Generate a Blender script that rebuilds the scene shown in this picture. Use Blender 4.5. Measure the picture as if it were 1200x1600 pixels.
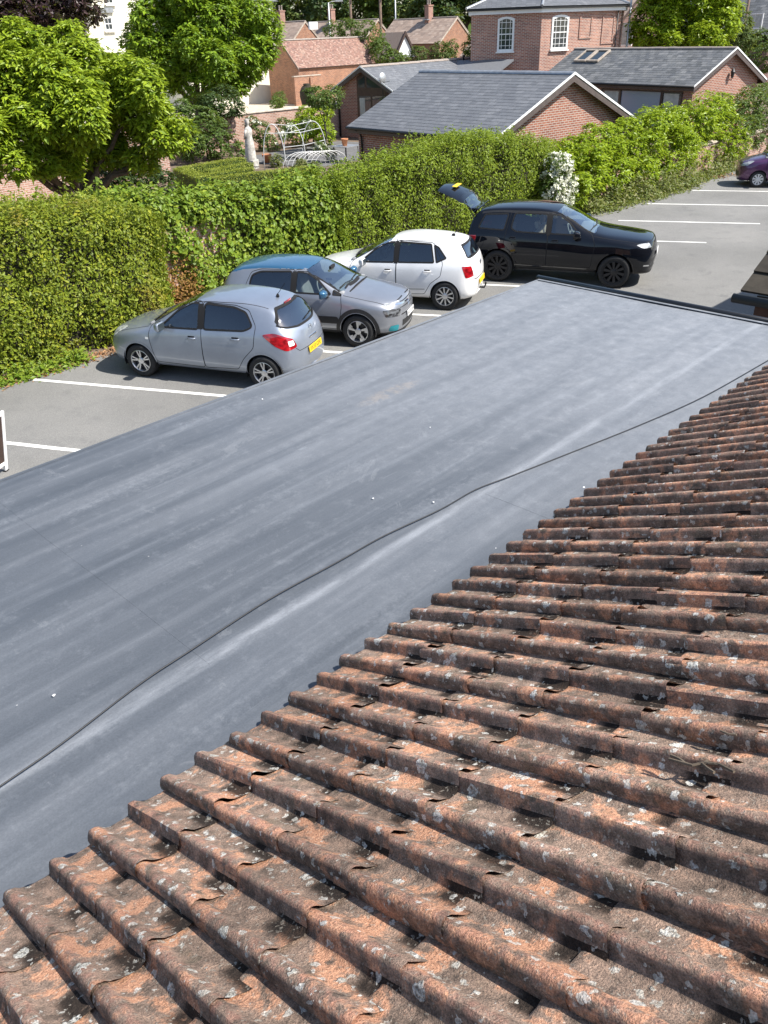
import bpy, bmesh, math, random
import numpy as np
from mathutils import Vector, Matrix
from mathutils.bvhtree import BVHTree

random.seed(7)
RNG = np.random.default_rng(7)
for o in list(bpy.data.objects):
    bpy.data.objects.remove(o)
scene = bpy.context.scene
COL = scene.collection
R = math.radians

# ------------------------------------------------------------------ camera
# world: X along the flat roof (away, right), Y towards the hedge (away, left), Z up, metres
CAM_Z = 5.35
ROT = np.array([[0.69120505, -0.39053328, 0.60804551],
                [-0.72197534, -0.33659987, 0.60452637],
                [-0.03141963, -0.85684554, -0.51461493]])   # columns: right, down, forward
FPX = 1251.8                                                # focal length in pixels of the 1200x1600 photograph
cam_d = bpy.data.cameras.new('camera')
cam = bpy.data.objects.new('camera', cam_d)
COL.objects.link(cam)
M = Matrix.Identity(4)
for i in range(3):
    M[i][0] = ROT[i][0]; M[i][1] = -ROT[i][1]; M[i][2] = -ROT[i][2]
M[2][3] = CAM_Z
cam.matrix_world = M
cam_d.sensor_fit = 'VERTICAL'
cam_d.sensor_height = 36.0
cam_d.lens = FPX / 1600.0 * 36.0
cam_d.clip_start = 0.05
cam_d.clip_end = 2000.0
scene.camera = cam

# ------------------------------------------------------------------ world, sun, exposure
SUN_AZ, SUN_EL = R(-63.0), R(51.0)          # direction towards the sun, azimuth from +X
w = bpy.data.worlds.new('World'); scene.world = w; w.use_nodes = True
nt = w.node_tree
sky = nt.nodes.new('ShaderNodeTexSky'); sky.sky_type = 'NISHITA'; sky.sun_disc = False
sky.sun_elevation = SUN_EL
sky.sun_rotation = math.pi / 2 - SUN_AZ
bg = nt.nodes['Background']; nt.links.new(sky.outputs[0], bg.inputs[0]); bg.inputs[1].default_value = 0.10
sd = bpy.data.lights.new('sun', 'SUN'); sd.energy = 4.4; sd.angle = R(0.53); sd.color = (1.0, 0.955, 0.89)
sun = bpy.data.objects.new('sun', sd); COL.objects.link(sun)
sdir = Vector((math.cos(SUN_EL) * math.cos(SUN_AZ), math.cos(SUN_EL) * math.sin(SUN_AZ), math.sin(SUN_EL)))
sun.rotation_euler = sdir.to_track_quat('Z', 'Y').to_euler()
sun.location = (0, 0, 40)
scene.view_settings.view_transform = 'Standard'
scene.view_settings.look = 'None'
scene.view_settings.gamma = 1.0
scene.view_settings.use_curve_mapping = False
scene.view_settings.exposure = 1.0
scene.render.engine = 'CYCLES'
scene.cycles.max_bounces = 8
scene.cycles.transparent_max_bounces = 12

# ------------------------------------------------------------------ helpers
def ray(px, py):
    v = ROT @ np.array([px - 600.0, py - 800.0, FPX])
    return v / np.linalg.norm(v)
def at(px, py, z):
    "photo pixel -> point on the horizontal plane at height z"
    r = ray(px, py); s = (z - CAM_Z) / r[2]
    return np.array([r[0] * s, r[1] * s, z])
def at_y(px, py, Y):
    r = ray(px, py); s = Y / r[1]
    return np.array([r[0] * s, Y, CAM_Z + r[2] * s])
def at_d(px, py, d):
    "photo pixel -> point at horizontal distance d"
    r = ray(px, py); s = d / math.hypot(r[0], r[1])
    return np.array([r[0] * s, r[1] * s, CAM_Z + r[2] * s])

def tag(o, label=None, cat=None, group=None, kind=None):
    if label: o['label'] = label
    if cat: o['category'] = cat
    if group: o['group'] = group
    if kind: o['kind'] = kind
    return o
def empty(name, loc=(0, 0, 0), rz=0.0, label=None, cat=None, group=None, kind=None):
    o = bpy.data.objects.new(name, None); COL.objects.link(o)
    o.empty_display_size = 0.2
    o.location = loc; o.rotation_euler = (0, 0, rz)
    return tag(o, label, cat, group, kind)
def link_mesh(name, me, m=None, parent=None, smooth=False):
    if m is not None:
        for mm in (m if isinstance(m, (list, tuple)) else [m]): me.materials.append(mm)
    o = bpy.data.objects.new(name, me); COL.objects.link(o)
    if parent is not None: o.parent = parent
    if smooth: me.shade_smooth()
    return o
def mesh_np(name, V, F, m=None, parent=None, smooth=False):
    me = bpy.data.meshes.new(name)
    V = np.asarray(V, dtype=np.float32); 
    if isinstance(F, np.ndarray):
        k = F.shape[1]
        me.vertices.add(len(V)); me.vertices.foreach_set('co', V.ravel())
        me.loops.add(F.size); me.loops.foreach_set('vertex_index', F.ravel().astype(np.int32))
        me.polygons.add(len(F))
        me.polygons.foreach_set('loop_start', np.arange(0, F.size, k, dtype=np.int32))
        me.polygons.foreach_set('loop_total', np.full(len(F), k, dtype=np.int32))
        me.update(calc_edges=True)
        if not smooth: me.shade_flat()
    else:
        me.from_pydata([tuple(map(float, v)) for v in V], [], F); me.update()
    return link_mesh(name, me, m, parent, smooth)
class MB:
    "collects boxes, bars, tubes and lathes; build() links them as one mesh object"
    def __init__(s): s.v = []; s.f = []
    def add(s, V, F):
        b = len(s.v); s.v += [tuple(map(float, p)) for p in V]; s.f += [tuple(i + b for i in f) for f in F]; return s
    def box(s, c, size, rz=0.0, mat3=None):
        hx, hy, hz = size[0] / 2, size[1] / 2, size[2] / 2
        P = np.array([(x, y, z) for z in (-hz, hz) for y in (-hy, hy) for x in (-hx, hx)])
        if mat3 is not None: P = P @ np.asarray(mat3).T
        elif rz:
            c_, s_ = math.cos(rz), math.sin(rz); P = P @ np.array([[c_, s_, 0], [-s_, c_, 0], [0, 0, 1]])
        P = P + np.array(c)
        return s.add(P, [(0, 2, 3, 1), (4, 5, 7, 6), (0, 1, 5, 4), (2, 6, 7, 3), (0, 4, 6, 2), (1, 3, 7, 5)])
    def prism(s, poly, axis_o, ax_u, ax_v, ax_w, w0, w1):
        "extrude 2D poly (u,v) along ax_w from w0 to w1"
        o = np.array(axis_o, float); u = np.array(ax_u, float); v = np.array(ax_v, float); ww = np.array(ax_w, float)
        n = len(poly)
        A = [o + p[0] * u + p[1] * v + ww * w0 for p in poly]; B = [o + p[0] * u + p[1] * v + ww * w1 for p in poly]
        F = [tuple(range(n))[::-1], tuple(range(n, 2 * n))] + [(i, (i + 1) % n, n + (i + 1) % n, n + i) for i in range(n)]
        return s.add(A + B, F)
    def tube(s, pts, r, seg=8, closed=False, caps=True):
        P = [np.array(p, float) for p in pts]; n = len(P)
        rr = r if hasattr(r, '__len__') else [r] * n
        V = []; up = None
        for i in range(n):
            if closed: t = P[(i + 1) % n] - P[i - 1]
            else: t = P[min(i + 1, n - 1)] - P[max(i - 1, 0)]
            t = t / (np.linalg.norm(t) + 1e-12)
            if up is None:
                up = np.array([0, 0, 1.0]) if abs(t[2]) < .9 else np.array([1.0, 0, 0])
            a = np.cross(up, t); a /= np.linalg.norm(a) + 1e-12; b = np.cross(t, a); up = b
            for k in range(seg):
                th = 2 * math.pi * k / seg; V.append(P[i] + rr[i] * (math.cos(th) * a + math.sin(th) * b))
        F = []
        for i in range(n if closed else n - 1):
            j = (i + 1) % n
            for k in range(seg):
                k2 = (k + 1) % seg; F.append((i * seg + k, i * seg + k2, j * seg + k2, j * seg + k))
        if caps and not closed:
            F.append(tuple(range(seg))[::-1]); F.append(tuple((n - 1) * seg + k for k in range(seg)))
        return s.add(V, F)
    def lathe(s, prof, c=(0, 0, 0), seg=20, axis='z'):
        V = []; n = len(prof)
        for k in range(seg):
            th = 2 * math.pi * k / seg
            for r_, z_ in prof:
                if axis == 'z': V.append((c[0] + r_ * math.cos(th), c[1] + r_ * math.sin(th), c[2] + z_))
                else: V.append((c[0] + r_ * math.cos(th), c[1] + z_, c[2] + r_ * math.sin(th)))
        F = []
        for k in range(seg):
            k2 = (k + 1) % seg
            for i in range(n - 1):
                q = (k * n + i, k2 * n + i, k2 * n + i + 1, k * n + i + 1)
                F.append(q if axis == 'z' else q[::-1])
        return s.add(V, F)
    def build(s, name, m, parent=None, smooth=False, bevel=0.0):
        me = bpy.data.meshes.new(name); me.from_pydata(s.v, [], s.f); me.update()
        if bevel > 0:
            bm = bmesh.new(); bm.from_mesh(me); bmesh.ops.remove_doubles(bm, verts=bm.verts, dist=1e-5)
            bmesh.ops.bevel(bm, geom=list(bm.edges), offset=bevel, segments=2, affect='EDGES', profile=.6, clamp_overlap=True)
            bm.to_mesh(me); bm.free()
        return link_mesh(name, me, m, parent, smooth)
def box_obj(name, c, size, m, parent=None, rz=0, bevel=0.0):
    return MB().box(c, size, rz).build(name, m, parent, bevel=bevel)

# ------------------------------------------------------------------ materials
class NT:
    def __init__(s, name):
        s.m = bpy.data.materials.new(name); s.m.use_nodes = True; s.t = s.m.node_tree; s.n = s.t.nodes
        s.b = s.n['Principled BSDF']; s.out = s.n['Material Output']
    def new(s, typ, **kw):
        n = s.n.new('ShaderNode' + typ)
        for k, v in kw.items(): setattr(n, k, v)
        return n
    def ln(s, a, b): s.t.links.new(a, b)
    def val(s, sock, v):
        if hasattr(v, 'is_output') or isinstance(v, bpy.types.NodeSocket): s.ln(v, sock)
        else: sock.default_value = v
    def pos(s, kind='pos'):
        if kind == 'pos': return s.new('NewGeometry').outputs['Position']
        return s.new('TexCoord').outputs['Object']
    def mapping(s, v, scale=(1, 1, 1), rot=(0, 0, 0), loc=(0, 0, 0)):
        n = s.new('Mapping'); s.ln(v, n.inputs[0]); n.inputs['Scale'].default_value = scale; n.inputs['Rotation'].default_value = rot; n.inputs['Location'].default_value = loc
        return n.outputs[0]
    def noise(s, v, scale, detail=4.0, rough=.55, dist=0.0):
        n = s.new('TexNoise'); s.ln(v, n.inputs['Vector']); n.inputs['Scale'].default_value = scale
        n.inputs['Detail'].default_value = detail; n.inputs['Roughness'].default_value = rough; n.inputs['Distortion'].default_value = dist
        return n.outputs['Fac']
    def vor(s, v, scale, feature='F1', out='Distance', rnd=1.0):
        n = s.new('TexVoronoi'); n.feature = feature; s.ln(v, n.inputs['Vector']); n.inputs['Scale'].default_value = scale; n.inputs['Randomness'].default_value = rnd
        return n.outputs[out]
    def ramp(s, fac, stops, interp='LINEAR'):
        n = s.new('ValToRGB'); n.color_ramp.interpolation = interp; e = n.color_ramp.elements
        while len(e) < len(stops): e.new(0.5)
        for i, (p, c) in enumerate(stops):
            e[i].position = p; e[i].color = (*c, 1) if len(c) == 3 else c
        s.ln(fac, n.inputs[0]); return n.outputs[0]
    def step(s, fac, a, b):
        n = s.new('MapRange'); n.interpolation_type = 'SMOOTHSTEP'; s.ln(fac, n.inputs[0]); n.inputs[1].default_value = a; n.inputs[2].default_value = b
        return n.outputs[0]
    def math(s, op, a, b=0.0):
        n = s.new('Math', operation=op); s.val(n.inputs[0], a); s.val(n.inputs[1], b); return n.outputs[0]
    def mix(s, fac, a, b, blend='MIX'):
        n = s.new('Mix', data_type='RGBA', blend_type=blend)
        s.val(n.inputs[0], fac)
        for sock, v in ((n.inputs[6], a), (n.inputs[7], b)):
            s.val(sock, (*v, 1) if isinstance(v, tuple) and len(v) == 3 else v)
        return n.outputs[2]
    def bump(s, h, strength=.3, dist=.01, chain=None):
        n = s.new('Bump'); n.inputs['Strength'].default_value = strength; n.inputs['Distance'].default_value = dist
        s.ln(h, n.inputs['Height'])
        if chain is not None: s.ln(chain, n.inputs['Normal'])
        s.ln(n.outputs[0], s.b.inputs['Normal']); return n.outputs[0]
    def col(s, v): s.val(s.b.inputs['Base Color'], (*v, 1) if isinstance(v, tuple) and len(v) == 3 else v)
    def set(s, **kw):
        mp = dict(rough='Roughness', metal='Metallic', spec='Specular IOR Level', coat='Coat Weight', coatr='Coat Roughness', alpha='Alpha', trans='Transmission Weight', ior='IOR')
        for k, v in kw.items(): s.val(s.b.inputs[mp[k]], v)
        return s
def plain(name, c, rough=.6, metal=0.0, spec=.5, var=.12, scale=6.0, bump=0.0, coat=0.0):
    n = NT(name); n.set(rough=rough, metal=metal, spec=spec, coat=coat, coatr=.04)
    if var > 0:
        f = n.noise(n.pos('obj'), scale, 5)
        lo = tuple(max(0, x * (1 - var)) for x in c); hi = tuple(min(1, x * (1 + var)) for x in c)
        n.col(n.ramp(f, [(.3, lo), (.7, hi)]))
        if bump > 0: n.bump(n.noise(n.pos('obj'), scale * 12, 3), bump, .004)
    else: n.col(c)
    return n.m
MT = {}
# --- asphalt
n = NT('asphalt'); p = n.pos()
big = n.noise(p, .35, 4); mid = n.noise(p, 2.2, 5, .6); fine = n.noise(p, 70, 3, .7); grit = n.vor(p, 160)
patch = n.ramp(big, [(.3, (.16, .158, .15)), (.55, (.195, .192, .183)), (.75, (.225, .22, .208))])
c = n.mix(n.math('MULTIPLY', n.step(mid, .5, .72), .35), patch, (.13, .13, .128))
c = n.mix(.75, c, n.ramp(fine, [(.25, (.28, .28, .28)), (.5, (.5, .5, .5)), (.78, (.85, .84, .8))]), 'OVERLAY')
c = n.mix(n.math('MULTIPLY', n.step(n.noise(p, .9, 6, .7, .8), .62, .72), .45), c, (.10, .10, .10))
oil = n.math('MULTIPLY', n.step(n.math('MULTIPLY', n.vor(n.mapping(p, (1, 1, 0)), .34), -1.0), -.22, -.05), n.step(n.noise(p, 3.2, 5, .7), .42, .62))
c = n.mix(n.math('MULTIPLY', oil, .5), c, (.06, .06, .06))
ck = n.math('MULTIPLY', n.step(n.math('MULTIPLY', n.vor(n.mapping(p, (1, 1, 0), (0, 0, .4)), .23, 'DISTANCE_TO_EDGE'), -1.0), -.006, -.001), n.step(n.noise(p, .5, 3), .5, .6))
fl = n.vor(p, 60); c = n.mix(n.math('MULTIPLY', n.step(n.math('MULTIPLY', fl, -1.0), -.22, -.12), .35), c, (.36, .35, .33))
n.col(c); n.set(rough=.88, spec=.25); n.bump(grit, .5, .006); MT['asphalt'] = n.m
# --- road paint
n = NT('road_paint'); p = n.pos()
f = n.noise(p, 26, 6, .7)
n.col(n.mix(n.step(f, .54, .66), n.ramp(n.noise(p, 3, 3), [(.3, (.70, .69, .64)), (.7, (.80, .79, .75))]), (.34, .335, .32))); n.set(rough=.7); n.bump(f, .25, .004); MT['paint'] = n.m
# --- flat roof membrane (rubber sheet with lengthwise streaks, dust and scuffs)
n = NT('roof_membrane'); p = n.pos()
s1 = n.noise(n.mapping(p, (.25, 3.2, 1)), 1.0, 5, .55, .3); s2 = n.noise(n.mapping(p, (.5, 11, 1)), 1.0, 4, .6, .2)
d1 = n.noise(p, 1.1, 6, .6, .4); d2 = n.noise(p, 9, 6, .72); f = n.noise(p, 120, 2)
base = n.ramp(s1, [(.28, (.058, .066, .077)), (.5, (.082, .091, .104)), (.74, (.122, .132, .147))])
base = n.mix(n.math('MULTIPLY', n.step(s2, .48, .78), .34), base, (.19, .205, .225))
base = n.mix(n.math('MULTIPLY', n.step(d2, .52, .74), .30), base, (.19, .202, .22))
base = n.mix(n.math('MULTIPLY', n.step(d1, .5, .72), .35), base, (.072, .083, .10))
sc = n.noise(n.mapping(p, (2.5, 34, 1), (0, 0, .35)), 1, 3, .5, .6)
base = n.mix(n.math('MULTIPLY', n.step(sc, .72, .78), .3), base, (.26, .275, .295))
ch = n.math('MULTIPLY', n.step(n.noise(n.mapping(p, (.55, 5.5, 1)), 1.0, 6, .62, .5), .50, .72), n.step(n.noise(p, 28, 5, .75), .38, .66))
base = n.mix(n.math('MULTIPLY', ch, .34), base, (.24, .253, .272))
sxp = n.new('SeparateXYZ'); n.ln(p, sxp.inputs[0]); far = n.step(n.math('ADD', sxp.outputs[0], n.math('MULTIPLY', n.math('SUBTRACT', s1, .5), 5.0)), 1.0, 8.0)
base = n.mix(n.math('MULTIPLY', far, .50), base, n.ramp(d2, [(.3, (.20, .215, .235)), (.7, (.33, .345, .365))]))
seam_lit = n.math('MULTIPLY', n.step(n.math('MULTIPLY', n.math('ABSOLUTE', n.math('SUBTRACT', sxp.outputs[1], 2.685)), -1.0), -.055, -.005), n.step(n.noise(n.mapping(p, (2.2, 9, 1)), 1, 5, .7), .25, .7))  # lit ridge of the lap seam, painted as a pale band
base = n.mix(n.math('MULTIPLY', seam_lit, .6), base, (.30, .315, .335))
dx = n.math('SUBTRACT', sxp.outputs[0], 4.42); dy = n.math('SUBTRACT', sxp.outputs[1], 4.28); rr_ = n.math('ADD', n.math('MULTIPLY', n.math('MULTIPLY', dx, dx), 6.0), n.math('MULTIPLY', n.math('MULTIPLY', dy, dy), 90.0))
rust = n.math('MULTIPLY', n.step(n.math('MULTIPLY', rr_, -1.0), -1.0, -.25), n.step(n.noise(p, 16, 5, .7), .38, .62))
base = n.mix(n.math('MULTIPLY', rust, .45), base, (.27, .235, .20))
scf = n.noise(n.mapping(p, (6, 14, 1), (0, 0, -.2)), 3.0, 6, .8)
base = n.mix(n.math('MULTIPLY', n.step(scf, .56, .70), .28), base, (.055, .062, .072))
base = n.mix(n.math('MULTIPLY', n.step(n.noise(p, 2.3, 6, .75, 1.2), .60, .66), .22), base, (.24, .25, .262))
sp = n.vor(p, 5.5); spm = n.math('MULTIPLY', n.step(n.math('MULTIPLY', sp, -1.0), -.035, -.02), n.step(n.noise(p, 3, 2), .5, .6))
base = n.mix(n.math('MULTIPLY', spm, .55), base, (.42, .42, .41))
base = n.mix(.25, base, n.ramp(f, [(.3, (.3, .3, .3)), (.7, (.7, .7, .7))]), 'OVERLAY')
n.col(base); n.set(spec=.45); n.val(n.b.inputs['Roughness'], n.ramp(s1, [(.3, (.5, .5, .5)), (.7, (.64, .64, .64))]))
b0 = n.bump(n.noise(n.mapping(p, (.35, 2.4, 1)), 1.0, 3), .35, .03)
n.bump(n.noise(p, 45, 3), .12, .004, b0); MT['membrane'] = n.m
# --- terracotta tiles
n = NT('clay_tile'); tc = n.new('TexCoord').outputs['Object']; g = n.pos(); oi = n.new('ObjectInfo').outputs['Random']
off = n.new('VectorMath', operation='MULTIPLY_ADD'); cmb = n.new('CombineXYZ')
n.ln(oi, cmb.inputs[0]); n.ln(n.math('MULTIPLY', oi, 3.7), cmb.inputs[1]); n.ln(oi, cmb.inputs[2])
n.ln(cmb.outputs[0], off.inputs[0]); off.inputs[1].default_value = (37, 37, 37); n.ln(tc, off.inputs[2]); p = off.outputs[0]
sep = n.new('SeparateXYZ'); n.ln(tc, sep.inputs[0]); hz = sep.outputs['Z']; lv = sep.outputs['Y']
big = n.noise(p, 5.5, 5, .62, .5); mid = n.noise(p, 17, 5, .65, .3); fine = n.noise(p, 95, 4, .7); vf = n.noise(p, 210, 3, .75)
pat = n.ramp(mid, [(.30, (.10, .076, .06)), (.46, (.225, .162, .124)), (.62, (.33, .228, .17)), (.8, (.43, .31, .24))])
flake = n.step(n.math('ADD', n.math('MULTIPLY', big, 1.0), n.math('MULTIPLY', n.math('SUBTRACT', mid, .5), .5)), .515, .60)
worn = n.ramp(fine, [(.3, (.38, .185, .11)), (.55, (.58, .30, .18)), (.8, (.66, .42, .28))])
c = n.mix(n.math('MULTIPLY', flake, .85), pat, worn)
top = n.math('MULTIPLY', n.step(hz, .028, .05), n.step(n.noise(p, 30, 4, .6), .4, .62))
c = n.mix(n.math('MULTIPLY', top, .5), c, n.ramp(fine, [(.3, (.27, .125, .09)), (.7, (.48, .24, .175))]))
dark = n.step(n.noise(p, 24, 5, .7, .6), .60, .68)
c = n.mix(n.math('MULTIPLY', dark, .62), c, (.06, .05, .043))
moss = n.step(n.math('ADD', n.noise(p, 8, 5, .7), n.math('MULTIPLY', oi, .12)), .62, .74)
c = n.mix(n.math('MULTIPLY', moss, .55), c, (.10, .088, .062))
wv = n.new('VectorMath', operation='ADD'); n.ln(p, wv.inputs[0]); nn = n.new('TexNoise'); n.ln(p, nn.inputs['Vector']); nn.inputs['Scale'].default_value = 55
sc_ = n.new('VectorMath', operation='SCALE'); n.ln(nn.outputs['Color'], sc_.inputs[0]); sc_.inputs[3].default_value = .035; n.ln(sc_.outputs[0], wv.inputs[1])
def lich(scale, r0, r1, thr):
    vr = n.new('TexVoronoi'); n.ln(wv.outputs[0], vr.inputs['Vector']); vr.inputs['Scale'].default_value = scale
    s_ = n.new('SeparateColor'); n.ln(vr.outputs['Color'], s_.inputs[0])
    rr = n.math('MULTIPLY', n.step(s_.outputs[0], thr, 1.0), r1)
    return n.math('MULTIPLY', n.step(n.math('SUBTRACT', rr, vr.outputs['Distance']), -.01, .035), n.step(fine, .30, .5))
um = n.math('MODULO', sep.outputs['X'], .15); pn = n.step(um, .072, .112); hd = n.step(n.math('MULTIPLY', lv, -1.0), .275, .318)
lap_dark = n.math('MULTIPLY', n.math('MULTIPLY', pn, hd), n.step(n.noise(p, 32, 4, .65), .18, .42))  # dirt and overlap shade, both painted into the pan
roll_dark = n.math('MULTIPLY', n.math('MAXIMUM', n.step(um, .130, .147), n.step(n.math('MULTIPLY', um, -1.0), -.017, -.004)), n.step(n.noise(p, 15, 5, .7), .36, .62))  # dirt and roll shade, both painted along the steep sides
c = n.mix(n.math('MULTIPLY', roll_dark, .5), c, (.045, .037, .031))
c = n.mix(n.math('MULTIPLY', lap_dark, .95), c, (.022, .017, .014))
l1 = lich(15, 0, .34, .66); l2 = lich(36, 0, .44, .55); l3 = lich(75, 0, .42, .42)
lc = n.ramp(n.noise(p, 45, 3), [(.35, (.40, .385, .33)), (.65, (.66, .65, .60))])
c = n.mix(n.math('MULTIPLY', l1, .85), c, lc); c = n.mix(n.math('MULTIPLY', l2, .72), c, lc); c = n.mix(n.math('MULTIPLY', l3, .5), c, (.33, .30, .25))
c = n.mix(.7, c, n.ramp(vf, [(.3, (.12, .12, .12)), (.5, (.5, .5, .5)), (.72, (.92, .9, .88))]), 'OVERLAY')
hs = n.new('HueSaturation'); n.ln(c, hs.inputs['Color']); n.ln(n.math('ADD', n.math('MULTIPLY', oi, .45), .80), hs.inputs['Value'])
n.col(hs.outputs[0]); n.set(rough=.92, spec=.2)
hh = n.math('ADD', n.math('MULTIPLY', fine, .6), n.math('ADD', n.math('MULTIPLY', mid, .8), n.math('MULTIPLY', vf, .35)))
n.bump(n.math('ADD', hh, n.math('MULTIPLY', l1, .4)), .9, .010); MT['clay'] = n.m
# --- brick walls too far away for single bricks
def brick(name, c1, c2, mortar, bw=.225, bh=.075, rot=0.0, mort=.010, patchy=.3):
    n = NT(name); p = n.pos('obj')
    # box-project: choose horizontal coordinate from the face normal
    gn = n.new('TexCoord').outputs['Normal']; sx = n.new('SeparateXYZ'); n.ln(gn, sx.inputs[0]); sp_ = n.new('SeparateXYZ'); n.ln(p, sp_.inputs[0])
    ax = n.math('GREATER_THAN', n.math('ABSOLUTE', sx.outputs[0]), .6)
    u = n.new('Mix', data_type='FLOAT'); n.ln(ax, u.inputs[0]); n.ln(sp_.outputs[0], u.inputs[2]); n.ln(sp_.outputs[1], u.inputs[3])
    cb = n.new('CombineXYZ'); n.ln(u.outputs[0], cb.inputs[0]); n.ln(sp_.outputs[2], cb.inputs[1])
    b = n.new('TexBrick'); n.ln(cb.outputs[0], b.inputs['Vector']); b.inputs['Scale'].default_value = 1.0
    b.inputs['Brick Width'].default_value = bw; b.inputs['Row Height'].default_value = bh; b.inputs['Mortar Size'].default_value = mort; b.inputs['Mortar Smooth'].default_value = .1; b.inputs['Bias'].default_value = 0.0
    b.inputs['Color1'].default_value = (*c1, 1); b.inputs['Color2'].default_value = (*c2, 1); b.inputs['Mortar'].default_value = (*mortar, 1)
    f = n.noise(p, 1.3, 5, .6)
    c = n.mix(patchy, b.outputs[0], n.ramp(f, [(.3, (.25, .25, .25)), (.7, (.75, .75, .75))]), 'OVERLAY')
    n.col(c); n.set(rough=.9, spec=.2); n.bump(b.outputs['Fac'], -.4, .006); return n.m
MT['brick_red'] = brick('brick_red', (.34, .135, .085), (.22, .085, .06), (.42, .38, .33))
MT['brick_tower'] = brick('brick_pink_red', (.43, .18, .115), (.24, .095, .07), (.50, .45, .39), bw=.235, bh=.08, mort=.012)
MT['brick_orange'] = brick('brick_orange', (.34, .145, .08), (.20, .085, .055), (.36, .28, .21))
MT['brick_dark'] = brick('brick_dark', (.20, .09, .07), (.12, .06, .05), (.25, .22, .2))
MT['brick_wall'] = brick('brick_old_pink', (.42, .24, .18), (.30, .15, .11), (.48, .43, .37))
# --- slates / small tiles: colour varies per piece
def pieces(name, cols, rough=.6, spec=.4, val=.35, weath=(.3, .3, .29), wamt=.3):
    n = NT(name); g = n.new('NewGeometry'); r = g.outputs['Random Per Island']; p = g.outputs['Position']
    k = len(cols); c = n.ramp(r, [((i + .5) / k, cc) for i, cc in enumerate(cols)])
    c = n.mix(n.math('MULTIPLY', n.step(n.noise(p, .9, 6, .65, .4), .5, .75), wamt), c, weath)
    c = n.mix(val, c, n.ramp(n.noise(p, 9, 5, .7), [(.3, (.25, .25, .25)), (.7, (.75, .75, .75))]), 'OVERLAY')
    n.col(c); n.set(rough=rough, spec=spec); n.bump(n.noise(p, 30, 4), .25, .006); return n.m
MT['slate'] = pieces('slate', [(.115, .12, .13), (.135, .14, .15), (.122, .128, .138), (.16, .165, .175), (.118, .123, .132)], .6, .35, .25, (.17, .175, .18), .30)
MT['slate_old'] = pieces('slate_weathered', [(.10, .104, .108), (.135, .138, .14), (.112, .115, .117), (.19, .19, .187), (.092, .095, .095)], .6, .4, .4, (.23, .23, .215), .45)
MT['plain_tile'] = pieces('plain_tile_mixed_red', [(.26, .15, .12), (.19, .11, .09), (.32, .195, .15), (.14, .09, .08), (.36, .25, .20), (.23, .135, .105)], .85, .2, .3, (.33, .25, .18), .25)
MT['pantile_brown'] = pieces('interlocking_tile_brown', [(.30, .225, .18), (.36, .27, .215), (.25, .19, .155), (.40, .31, .25)], .85, .2, .3, (.32, .28, .23), .3)
MT['concrete_tile'] = pieces('concrete_tile_dark', [(.040, .035, .028), (.052, .045, .035)], .9, .2, .5, (.085, .078, .06), .35)
MT['ridge_tile'] = pieces('ridge_tile_grey', [(.26, .225, .195), (.31, .26, .225), (.21, .19, .17)], .9, .2, .3)
MT['paving'] = pieces('paving_slab', [(0.118, 0.118, 0.115), (0.143, 0.140, 0.136), (0.099, 0.099, 0.098)], .85, .25, .3)
# --- simple ones
MT['flash'] = plain('dressed_flashing', (.42, .44, .46), .6, .1, var=.25, scale=14, bump=.5)
MT['white_paint'] = plain('white_paint', (.78, .78, .76), .45, var=.05)
MT['cream'] = plain('cream_render', (.72, .69, .58), .85, var=.06, scale=1.2)
MT['white_render'] = plain('white_render', (.74, .74, .73), .85, var=.04)
MT['lead'] = plain('lead_flashing', (.33, .345, .36), .45, .5, var=.2)
MT['black_plastic'] = plain('black_plastic', (.013, .013, .014), .5, var=.1)
MT['rubber_black'] = plain('edge_trim_black', (.012, .013, .015), .30, var=.2, scale=20)
MT['grey_metal'] = plain('galvanised_metal', (.45, .46, .46), .45, .7, var=.1)
MT['wood_dark'] = plain('dark_brown_wood', (.055, .032, .024), .5, var=.25, scale=9)
MT['wood_fascia'] = plain('grey_brown_fascia', (.085, .065, .058), .6, var=.2, scale=5)
MT['bark'] = plain('bark', (.11, .085, .06), .95, var=.4, scale=14, bump=.6)
MT['bark_dark'] = plain('hedge_wood', (.030, .026, .016), .95, var=.4, scale=10)
MT['pole_wood'] = plain('pole_wood', (.14, .095, .07), .9, var=.3, scale=6)
MT['soil'] = plain('garden_soil', (.13, .095, .065), .95, var=.35, scale=1.6, bump=.5)
MT['gravel'] = plain('pale_gravel', (.45, .39, .30), .95, var=.25, scale=3, bump=.6)
MT['stone'] = plain('weathered_statue_stone', (.42, .40, .36), .9, var=.4, scale=7, bump=.6)
MT['coping'] = plain('stone_coping', (.40, .34, .28), .9, var=.25, scale=4, bump=.4)
MT['terracotta'] = plain('terracotta_pot', (.45, .19, .09), .85, var=.15)
MT['litter'] = pieces('dead_leaves', [(.30, .15, .07), (.22, .12, .06), (.38, .22, .11), (.16, .10, .06)], .9, .2, .2)
n = NT('window_glass'); n.col((.035, .045, .05)); n.set(rough=.06, spec=.8); n.bump(n.noise(n.pos('obj'), 2.5, 2), .04, .02); MT['glass_dark'] = n.m
n = NT('blue_sky_panel'); n.col((.26, .30, .38)); n.set(rough=.12, spec=.7); MT['panel_blue'] = n.m
MT['curtain'] = plain('net_curtain', (.42, .43, .40), .9, var=.2, scale=4)
n = NT('lawn'); p = n.pos(); n.col(n.ramp(n.noise(p, 3, 6, .7), [(.3, (.035, .06, .015)), (.6, (.07, .11, .025)), (.8, (.12, .13, .05))])); n.set(rough=.95, spec=.1); n.bump(n.noise(p, 40, 3), .8, .03); MT['lawn'] = n.m
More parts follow.
